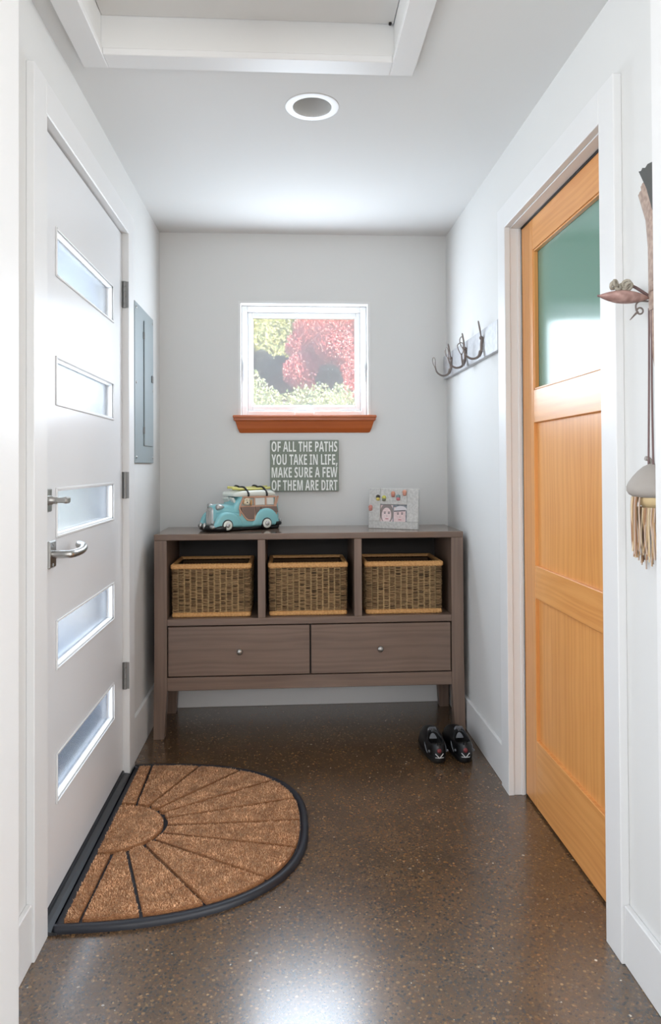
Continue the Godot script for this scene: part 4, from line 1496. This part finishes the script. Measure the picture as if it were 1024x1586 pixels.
func hook_rack() -> void:
	var t := thing("coat_hook_rack", "grey board on the right wall with three curly iron coat hooks", "coat rack", Vector3(WR - 0.001, 1.655, -3.04))
	var s := st()
	bx(s, -0.018, 0.0, -0.058, 0.057, -0.455, 0.455, 0.0015)
	put("board", s, M.board, t)
	for z in [0.262, 0.0, -0.270]:
		s = st()
		# back plate and stem
		tube(s, curve([Vector3(-0.020, 0.024, z), Vector3(-0.025, 0.0, z), Vector3(-0.026, -0.03, z), Vector3(-0.034, -0.052, z)], 4), [0.0055, 0.0055, 0.0058, 0.006, 0.006, 0.0062, 0.0062, 0.0062, 0.0062, 0.006, 0.006, 0.0058, 0.0055], 10)
		var hk := put("hook", s, M.iron, t)
		# long lower prong, sweeping out and up, wire loop at its tip
		s = st()
		var pr := curve([Vector3(-0.030, -0.030, z), Vector3(-0.040, -0.055, z + 0.004), Vector3(-0.068, -0.063, z + 0.010), Vector3(-0.094, -0.048, z + 0.016), Vector3(-0.104, -0.022, z + 0.018)], 6)
		var rad := []
		for i in pr.size(): rad.append(lerpf(0.0058, 0.0032, float(i) / (pr.size() - 1)))
		tube(s, pr, rad, 10)
		ball(s, pr[pr.size() - 1], Vector3(0.0045, 0.0045, 0.0045), 10, 6)
		tube(s, curve([Vector3(-0.104, -0.022, z + 0.018), Vector3(-0.110, -0.006, z + 0.002), Vector3(-0.113, 0.014, z + 0.004), Vector3(-0.110, 0.022, z + 0.020), Vector3(-0.106, 0.008, z + 0.030)], 6, true), 0.0021, 7, true)
		put("lower_prong", s, M.iron, hk)
		# the middle hook has a second prong turned towards the room
		if z == 0.0:
			s = st()
			pr = curve([Vector3(-0.028, -0.026, z), Vector3(-0.036, -0.050, z + 0.014), Vector3(-0.046, -0.052, z + 0.045), Vector3(-0.056, -0.036, z + 0.070), Vector3(-0.060, -0.016, z + 0.078)], 6)
			tube(s, pr, rad, 10)
			ball(s, pr[pr.size() - 1], Vector3(0.0045, 0.0045, 0.0045), 10, 6)
			tube(s, curve([Vector3(-0.060, -0.016, z + 0.078), Vector3(-0.072, 0.004, z + 0.076), Vector3(-0.076, 0.024, z + 0.078), Vector3(-0.062, 0.034, z + 0.082), Vector3(-0.048, 0.020, z + 0.084), Vector3(-0.052, 0.002, z + 0.080)], 6, true), 0.0021, 7, true)
			put("side_prong", s, M.iron, hk)
		# upper loop
		s = st()
		ball(s, Vector3(-0.026, 0.022, z), Vector3(0.008, 0.008, 0.008), 12, 7)
		tube(s, curve([Vector3(-0.026, 0.024, z), Vector3(-0.036, 0.060, z + 0.010), Vector3(-0.038, 0.084, z + 0.004), Vector3(-0.034, 0.086, z - 0.006), Vector3(-0.028, 0.060, z - 0.008)], 6, true), 0.0026, 7, true)
		put("upper_loop", s, M.iron, hk)

func breaker_panel() -> void:
	var t := thing("breaker_panel", "grey metal electrical panel cover set into the left wall", "electrical panel", Vector3(WL + 0.001, 1.516, -3.096))
	var s := st()
	bx(s, 0.0, 0.009, -0.329, 0.329, -0.197, 0.197, 0.002)
	put("cover", s, M.panel, t)
	s = st()
	bx(s, 0.0095, 0.0145, -0.255, 0.279, -0.150, 0.026, 0.0015)
	var dr := put("panel_door", s, M.panel, t)
	s = st()
	bx(s, 0.0147, 0.021, 0.030, 0.062, -0.142, -0.118, 0.002)
	put("latch", s, M.hinge, dr, "small metal latch")
	for y in [0.215, -0.19]:
		s = st()
		bx(s, 0.009, 0.0165, y - 0.015, y + 0.015, 0.0275, 0.034, 0.001)
		put("hinge", s, M.hinge, dr)
	for y in [-0.305, 0.0, 0.305]:
		for z in [-0.178, 0.172]:
			s = st()
			T = Transform3D(Basis(Vector3(0, 0, 1), -PI / 2), Vector3(0.009, y, z))
			lathe(s, [Vector2(0.0062, 0.0), Vector2(0.0058, 0.002), Vector2(0.002, 0.0034)], 12)
			T = Transform3D.IDENTITY
			put("screw", s, M.nickel, t)

# ------------------------------------------------------------------ shoes
func shoe(called: String, label: String, at: Vector3, turn: float, mirror: float) -> void:
	var t := thing(called, label, "shoe", at, turn, "pair of black sneakers by the console")
	# local: heel at z=+.0, toe towards -z
	var N := 36
	var black := mat(Color(0.055, 0.058, 0.066), 0.42)
	var lining := mat(Color(0.03, 0.03, 0.032), 0.9)
	var sole_m := mat(Color(0.045, 0.046, 0.05), 0.5)
	var grey := mat(Color(0.42, 0.43, 0.45), 0.6)
	var white := mat(Color(0.80, 0.80, 0.80), 0.5)
	var redm := mat(Color(0.46, 0.16, 0.17), 0.5)
	var foot := func(i: int, grow: float) -> Vector2:
		var a := TAU * i / N
		var u := -cos(a)                  # -1 heel .. 1 toe
		var z := 0.138 * (1.0 + u) 
		var wmax := 0.0375 + 0.0115 * smoothstep(0.05, 0.75, (u + 1) / 2)
		var shape := pow(maxf(0.0, 1.0 - pow(absf(u), 4.2 if u < 0.0 else 2.7)), 0.5)
		var x := wmax * shape * signf(sin(a)) if i % (N / 2) != 0 else 0.0
		x += mirror * 0.010 * smoothstep(0.45, 1.0, (u + 1) / 2)
		return Vector2(x * (1.0 + grow), -(0.137 + (z - 0.138) * (1.0 + grow * 0.35)))
	var collar := func(i: int) -> Vector3:
		var a := TAU * i / N
		var u := -cos(a)
		var y := 0.066 + 0.022 * smoothstep(0.2, 1.0, u) + 0.008 * smoothstep(0.5, 1.0, -u)
		return Vector3(0.0325 * sin(a), y, -(0.072 + 0.060 * u))
	var s := st()
	var rings := []
	for k in [[0.0, -0.06], [0.004, 0.02], [0.016, 0.06], [0.024, 0.05]]:
		var o := PackedVector3Array()
		for i in N:
			var p: Vector2 = foot.call(i, k[1])
			var lift := 0.010 * pow(maxf(0.0, (-p.y - 0.19) / 0.085), 2.0)
			o.append(Vector3(p.x, k[0] + lift, p.y))
		rings.append(o)
	loft(s, rings)
	put("sole", s, sole_m, t)
	s = st()
	rings = []
	for q in 10:
		var v := q / 9.0
		var o := PackedVector3Array()
		for i in N:
			var p: Vector2 = foot.call(i, 0.0 + 0.03 * sin(v * PI))
			var c: Vector3 = collar.call(i)
			var sh := pow(v, 1.9)
			var rise := 1.0 - pow(1.0 - v, 1.7)
			o.append(Vector3(lerpf(p.x, c.x, sh), lerpf(0.020, c.y, rise), lerpf(p.y, c.z, sh)))
		rings.append(o)
	# padded collar rolls inside
	for k in [[0.93, 0.002], [0.84, -0.004], [0.80, -0.020], [0.80, -0.050]]:
		var o := PackedVector3Array()
		for i in N:
			var c: Vector3 = collar.call(i)
			o.append(Vector3(c.x * k[0], c.y + k[1], -0.070 + (c.z + 0.070) * k[0]))
		rings.append(o)
	loft(s, rings, true)
	put("upper", s, black, t)
	s = st()
	rings = []
	for k in [[0.79, -0.006], [0.77, -0.050]]:
		var o := PackedVector3Array()
		for i in N:
			var c: Vector3 = collar.call(i)
			o.append(Vector3(c.x * k[0], c.y + k[1], -0.070 + (c.z + 0.070) * k[0]))
		rings.append(o)
	loft(s, rings, false)
	put("lining", s, lining, t)
	# tongue standing at the front of the collar
	s = st()
	rings = []
	for k in [[-0.112, 0.058, 0.018], [-0.124, 0.078, 0.020], [-0.130, 0.092, 0.019], [-0.127, 0.100, 0.014]]:
		var o := PackedVector3Array()
		for p in rect_ring(k[2], 0.0045, 0.004, 3): o.append(Vector3(p.x, k[1] + 0.4 * p.y - 6.0 * p.x * p.x, k[0] + p.y))
		rings.append(o)
	loft(s, rings)
	var tg := put("tongue", s, grey, t, "grey padded tongue")
	for k in 4:
		s = st()
		tube(s, [Vector3(-0.014 + k * 0.007, 0.080, -0.1195), Vector3(-0.009 + k * 0.007, 0.093, -0.1245)], 0.0012, 5)
		put("stripe", s, lining, tg)
	# laces across the instep
	s = st()
	for k in 5:
		var z := -0.138 - k * 0.017
		var y := 0.082 - k * 0.008
		tube(s, curve([Vector3(-0.026, y - 0.012, z), Vector3(-0.012, y + 0.002, z - 0.003), Vector3(0.012, y + 0.002, z - 0.006), Vector3(0.026, y - 0.012, z - 0.008)], 4), 0.0022, 6)
	put("laces", s, lining, t)
	# side overlays
	for sg: float in [-1.0, 1.0]:
		s = st()
		tube(s, curve([Vector3(sg * 0.0385, 0.028, -0.045), Vector3(sg * 0.041, 0.044, -0.070), Vector3(sg * 0.036, 0.060, -0.105)], 5), 0.0022, 6)
		put("overlay", s, grey, t)
		s = st()
		ball(s, Vector3(sg * 0.0365, 0.044, -0.020), Vector3(0.004, 0.0045, 0.008), 10, 6)
		put("heel_tab", s, grey, t)
	# heel: round badge over a white chevron
	s = st()
	T = Transform3D(Basis(Vector3(1, 0, 0), PI / 2 - 0.12), Vector3(0, 0.050, -0.001))
	lathe(s, [Vector2(0.0090, 0.0), Vector2(0.0085, 0.0034), Vector2(0.002, 0.0042)], 18)
	T = Transform3D.IDENTITY
	put("heel_badge", s, redm, t, "round dull red heel badge")
	s = st()
	for sg: float in [-1.0, 1.0]:
		tube(s, [Vector3(sg * 0.0160, 0.0395, -0.0010), Vector3(sg * 0.002, 0.0265, 0.0052)], 0.0017, 6)
	tube(s, [Vector3(-0.0165, 0.0255, 0.0015), Vector3(0.0, 0.0250, 0.0058), Vector3(0.0165, 0.0255, 0.0015)], 0.0014, 6)
	put("heel_chevron", s, white, t, "white chevron mark on the heel")
	# heel pull loop
	s = st()
	tube(s, curve([Vector3(-0.006, 0.066, -0.009), Vector3(-0.005, 0.080, -0.005), Vector3(0.005, 0.080, -0.005), Vector3(0.006, 0.066, -0.009)], 5), 0.002, 6)
	put("pull_loop", s, lining, t)

func shoes() -> void:
	shoe("sneaker", "left black sneaker of the pair, beside the console leg", Vector3(0.588, 0.0, -2.768), 0.02, 1.0)
	shoe("sneaker", "right black sneaker of the pair, against the white baseboard", Vector3(0.692, 0.0, -2.768), -0.03, -1.0)

# ------------------------------------------------------------------ wall hanging
func wall_hanging() -> void:
	var t := thing("wall_hanging", "dried palm frond wall hanging with a seed pod, gourd and fringe", "wall hanging", Vector3(0.790, 0.945, -1.50))
	var frond := textured(speckle_img(Color(0.63, 0.54, 0.49), Color(0.74, 0.65, 0.59), 71, 0.05), 4.0, 0.7)
	var inner := mat(Color(0.34, 0.34, 0.33), 0.8)
	var pod := textured(speckle_img(Color(0.58, 0.44, 0.41), Color(0.76, 0.62, 0.58), 72, 0.03), 5.0, 0.55)
	var cord := mat(Color(0.48, 0.39, 0.38), 0.8)
	# frond sheath: a folded trough of dried leaf, opening at the top
	var sheath := func(ys: Array, xs: Array, ws: Array, zs: Array, curl: float) -> SurfaceTool:
		var s := st()
		var rings := []
		for i in ys.size():
			var o := PackedVector3Array()
			for j in 13:
				var a := lerpf(-curl, curl, j / 12.0)
				o.append(Vector3(xs[i] - ws[i] * 0.35 * cos(a), ys[i] + (0.003 * sin(j * 1.1) + 0.004 * a) * (1.0 if i == ys.size() - 1 else 0.0), zs[i] + ws[i] * sin(a)))
			for j in 13:
				var a := lerpf(curl, -curl, j / 12.0)
				o.append(Vector3(xs[i] - (ws[i] - 0.004) * 0.35 * cos(a), ys[i], zs[i] + (ws[i] - 0.004) * sin(a)))
			rings.append(o)
		loft(s, rings)
		return s
	put("palm_sheath", sheath.call([0.56, 0.62, 0.70, 0.76, 0.80, 0.828], [0.0, 0.0, 0.0, -0.001, -0.002, -0.002], [0.020, 0.020, 0.022, 0.026, 0.032, 0.036], [0.018, 0.018, 0.020, 0.018, 0.008, 0.0], 1.55), frond, t)
	put("palm_sheath", sheath.call([0.60, 0.70, 0.77, 0.81, 0.842], [-0.002, -0.002, -0.003, -0.003, -0.003], [0.020, 0.022, 0.026, 0.030, 0.033], [0.026, 0.027, 0.022, 0.016, 0.010], 1.55), frond, t)
	put("palm_sheath", sheath.call([0.62, 0.70, 0.77, 0.82, 0.852], [-0.004, -0.004, -0.005, -0.005, -0.005], [0.018, 0.020, 0.024, 0.028, 0.030], [0.034, 0.036, 0.034, 0.030, 0.028], 1.55), frond, t)
	var dk := st()
	T = Transform3D(Basis(Vector3.UP, -PI / 2), Vector3(-0.017, 0, 0))
	extrude(dk, PackedVector2Array([Vector2(-0.0045, 0.868), Vector2(0.006, 0.865), Vector2(0.012, 0.869), Vector2(0.024, 0.864), Vector2(0.034, 0.868), Vector2(0.07, 0.862), Vector2(0.07, 0.74), Vector2(0.051, 0.765), Vector2(0.0285, 0.818)]), 0.0, 0.003)
	T = Transform3D.IDENTITY
	put("inner_leaf", dk, inner, t, "dark inner side of the opened frond")
	var s := st()
	tube(s, curve([Vector3(0.006, 0.62, 0.016), Vector3(0.002, 0.55, 0.014), Vector3(0.001, 0.48, 0.017), Vector3(0.002, 0.40, 0.030)], 6), [0.012, 0.012, 0.012, 0.0115, 0.0115, 0.011, 0.011, 0.0105, 0.010, 0.010, 0.0095, 0.009, 0.0085, 0.008, 0.007, 0.006, 0.005, 0.004, 0.002], 12, false, 0.75)
	put("stem", s, frond, t)
	# seed pod sticking out from the stem
	s = st()
	var rings := []
	for i in 17:
		var u := i / 16.0
		var r := 0.0195 * pow(sin(PI * clampf(u * 0.96 + 0.02, 0, 1)), 0.8)
		var o := PackedVector3Array()
		for j in 16:
			var a := TAU * j / 16
			o.append(Vector3(-0.004 - 0.112 * u, 0.588 + 0.004 * u + r * 0.72 * sin(a), 0.004 + r * 1.1 * cos(a)))
		rings.append(o)
	loft(s, rings)
	put("seed_pod", s, pod, t, "smooth reddish brown seed pod")
	s = st()
	tube(s, curve([Vector3(0.0, 0.592, 0.0), Vector3(-0.012, 0.600, 0.0), Vector3(-0.034, 0.612, 0.002), Vector3(-0.052, 0.616, 0.006)], 5), 0.0035, 8)
	put("twig", s, cord, t)
	s = st()
	ball(s, Vector3(-0.116, 0.592, 0.004), Vector3(0.004, 0.003, 0.003), 8, 6)
	put("pod_tip", s, cord, t)
	# knotted bundle tied on the pod
	s = st()
	for k in 7:
		var a := k * 0.9
		var c := Vector3(-0.052 - 0.0055 * k, 0.612 + 0.006 * sin(a * 1.7), 0.006 + 0.004 * cos(a * 1.3))
		var lp := []
		for j in 12:
			var b := TAU * j / 12
			lp.append(c + Vector3(0.0065 * cos(b) + 0.002 * sin(a), 0.0065 * sin(b), 0.005 * sin(b + a)))
		tube(s, lp, 0.0036, 6, true)
	put("knot", s, mat(Color(0.66, 0.63, 0.57), 0.8), t, "grey knotted cord bundle")
	# screw eye hanging from a hook under the pod
	s = st()
	tube(s, curve([Vector3(-0.006, 0.581, 0.004), Vector3(-0.024, 0.581, 0.004), Vector3(-0.033, 0.574, 0.004), Vector3(-0.033, 0.562, 0.004), Vector3(-0.028, 0.556, 0.004)], 5), 0.0019, 7)
	var lp := []
	for j in 16: lp.append(Vector3(-0.0245 + 0.0068 * cos(TAU * j / 16), 0.5600 + 0.0068 * sin(TAU * j / 16), 0.004))
	tube(s, lp, 0.0019, 7, true)
	tube(s, [Vector3(-0.030, 0.5575, 0.004), Vector3(-0.036, 0.552, 0.004), Vector3(-0.047, 0.540, 0.004)], [0.0026, 0.0022, 0.0009], 7)
	put("screw_eye", s, M.iron, t, "dark iron screw eye")
	# cords
	for k in [[-0.004, -0.010, 0.004], [-0.004, -0.004, 0.016], [0.0, 0.0, 0.032]]:
		s = st()
		tube(s, curve([Vector3(k[0], 0.566, k[2]), Vector3(k[0] - 0.002, 0.40, k[2]), Vector3(k[1], 0.165, k[2])], 6), 0.0022, 7)
		put("cord", s, cord, t)
	# gourd with a lip and looped handle
	var felt := mat(Color(0.66, 0.63, 0.60), 0.8)
	s = st()
	rings = []
	for k in [[0.228, 0.006], [0.222, 0.018], [0.212, 0.029], [0.200, 0.039], [0.188, 0.047], [0.178, 0.051], [0.169, 0.051], [0.161, 0.046], [0.156, 0.038], [0.154, 0.020]]:
		var o := PackedVector3Array()
		for j in 22:
			var a := TAU * j / 22
			o.append(Vector3(-0.002 + k[1] * cos(a) * (1.02 if cos(a) < 0 else 0.16), k[0], 0.008 + k[1] * 1.15 * sin(a)))
		rings.append(o)
	loft(s, rings)
	put("gourd", s, felt, t, "grey brown gourd shell")
	s = st()
	rings = []
	for i in 8:
		var u := i / 7.0
		var r := 0.040 * pow(maxf(0.001, 1.0 - u * u), 0.7)
		var o := PackedVector3Array()
		for j in 18:
			var a := TAU * j / 18
			o.append(Vector3(-0.002 + r * cos(a) * (0.8 if cos(a) < 0 else 0.2), 0.1555 - 0.030 * u, 0.008 + r * sin(a)))
		rings.append(o)
	loft(s, rings)
	put("gourd_base", s, mat(Color(0.86, 0.76, 0.58), 0.6), t, "pale straw coloured gourd base")
	s = st()
	tube(s, curve([Vector3(-0.014, 0.240, 0.0), Vector3(-0.004, 0.236, 0.0), Vector3(0.002, 0.218, 0.0), Vector3(0.002, 0.200, 0.0)], 5), 0.005, 8)
	tube(s, [Vector3(-0.024, 0.206, 0.002), Vector3(-0.008, 0.210, 0.002)], 0.004, 8)
	put("handle", s, felt, t)
	# fringe strands
	var fr := RandomNumberGenerator.new()
	fr.seed = 5
	var tones := [Color(0.66, 0.50, 0.38), Color(0.80, 0.69, 0.53), Color(0.79, 0.70, 0.63), Color(0.86, 0.78, 0.65), Color(0.72, 0.58, 0.43)]
	var tm := []
	for c in tones: tm.append(mat(c, 0.7))
	for i in 66:
		var a := lerpf(PI * 0.5, PI * 1.5, i / 65.0) + fr.randf_range(-0.04, 0.04)
		var rr := fr.randf_range(0.038, 0.046)
		var low := cos(a) > -0.93
		if low: rr *= 0.74
		var p := Vector3(-0.001 + rr * cos(a), 0.134 if low else 0.157, 0.008 + rr * sin(a) * 1.1)
		var endy := 0.0 + 0.034 * absf(cos(a)) + fr.randf_range(-0.008, 0.010)
		s = st()
		tube(s, curve([p, p + Vector3(-0.002, -0.03, 0), Vector3(p.x + fr.randf_range(-0.003, 0.003), 0.07, p.z + fr.randf_range(-0.004, 0.004)), Vector3(p.x + fr.randf_range(-0.004, 0.003), endy, p.z + fr.randf_range(-0.004, 0.004))], 4), fr.randf_range(0.0013, 0.0021), 6)
		put("fringe_strand", s, tm[fr.randi_range(0, 4)], t)
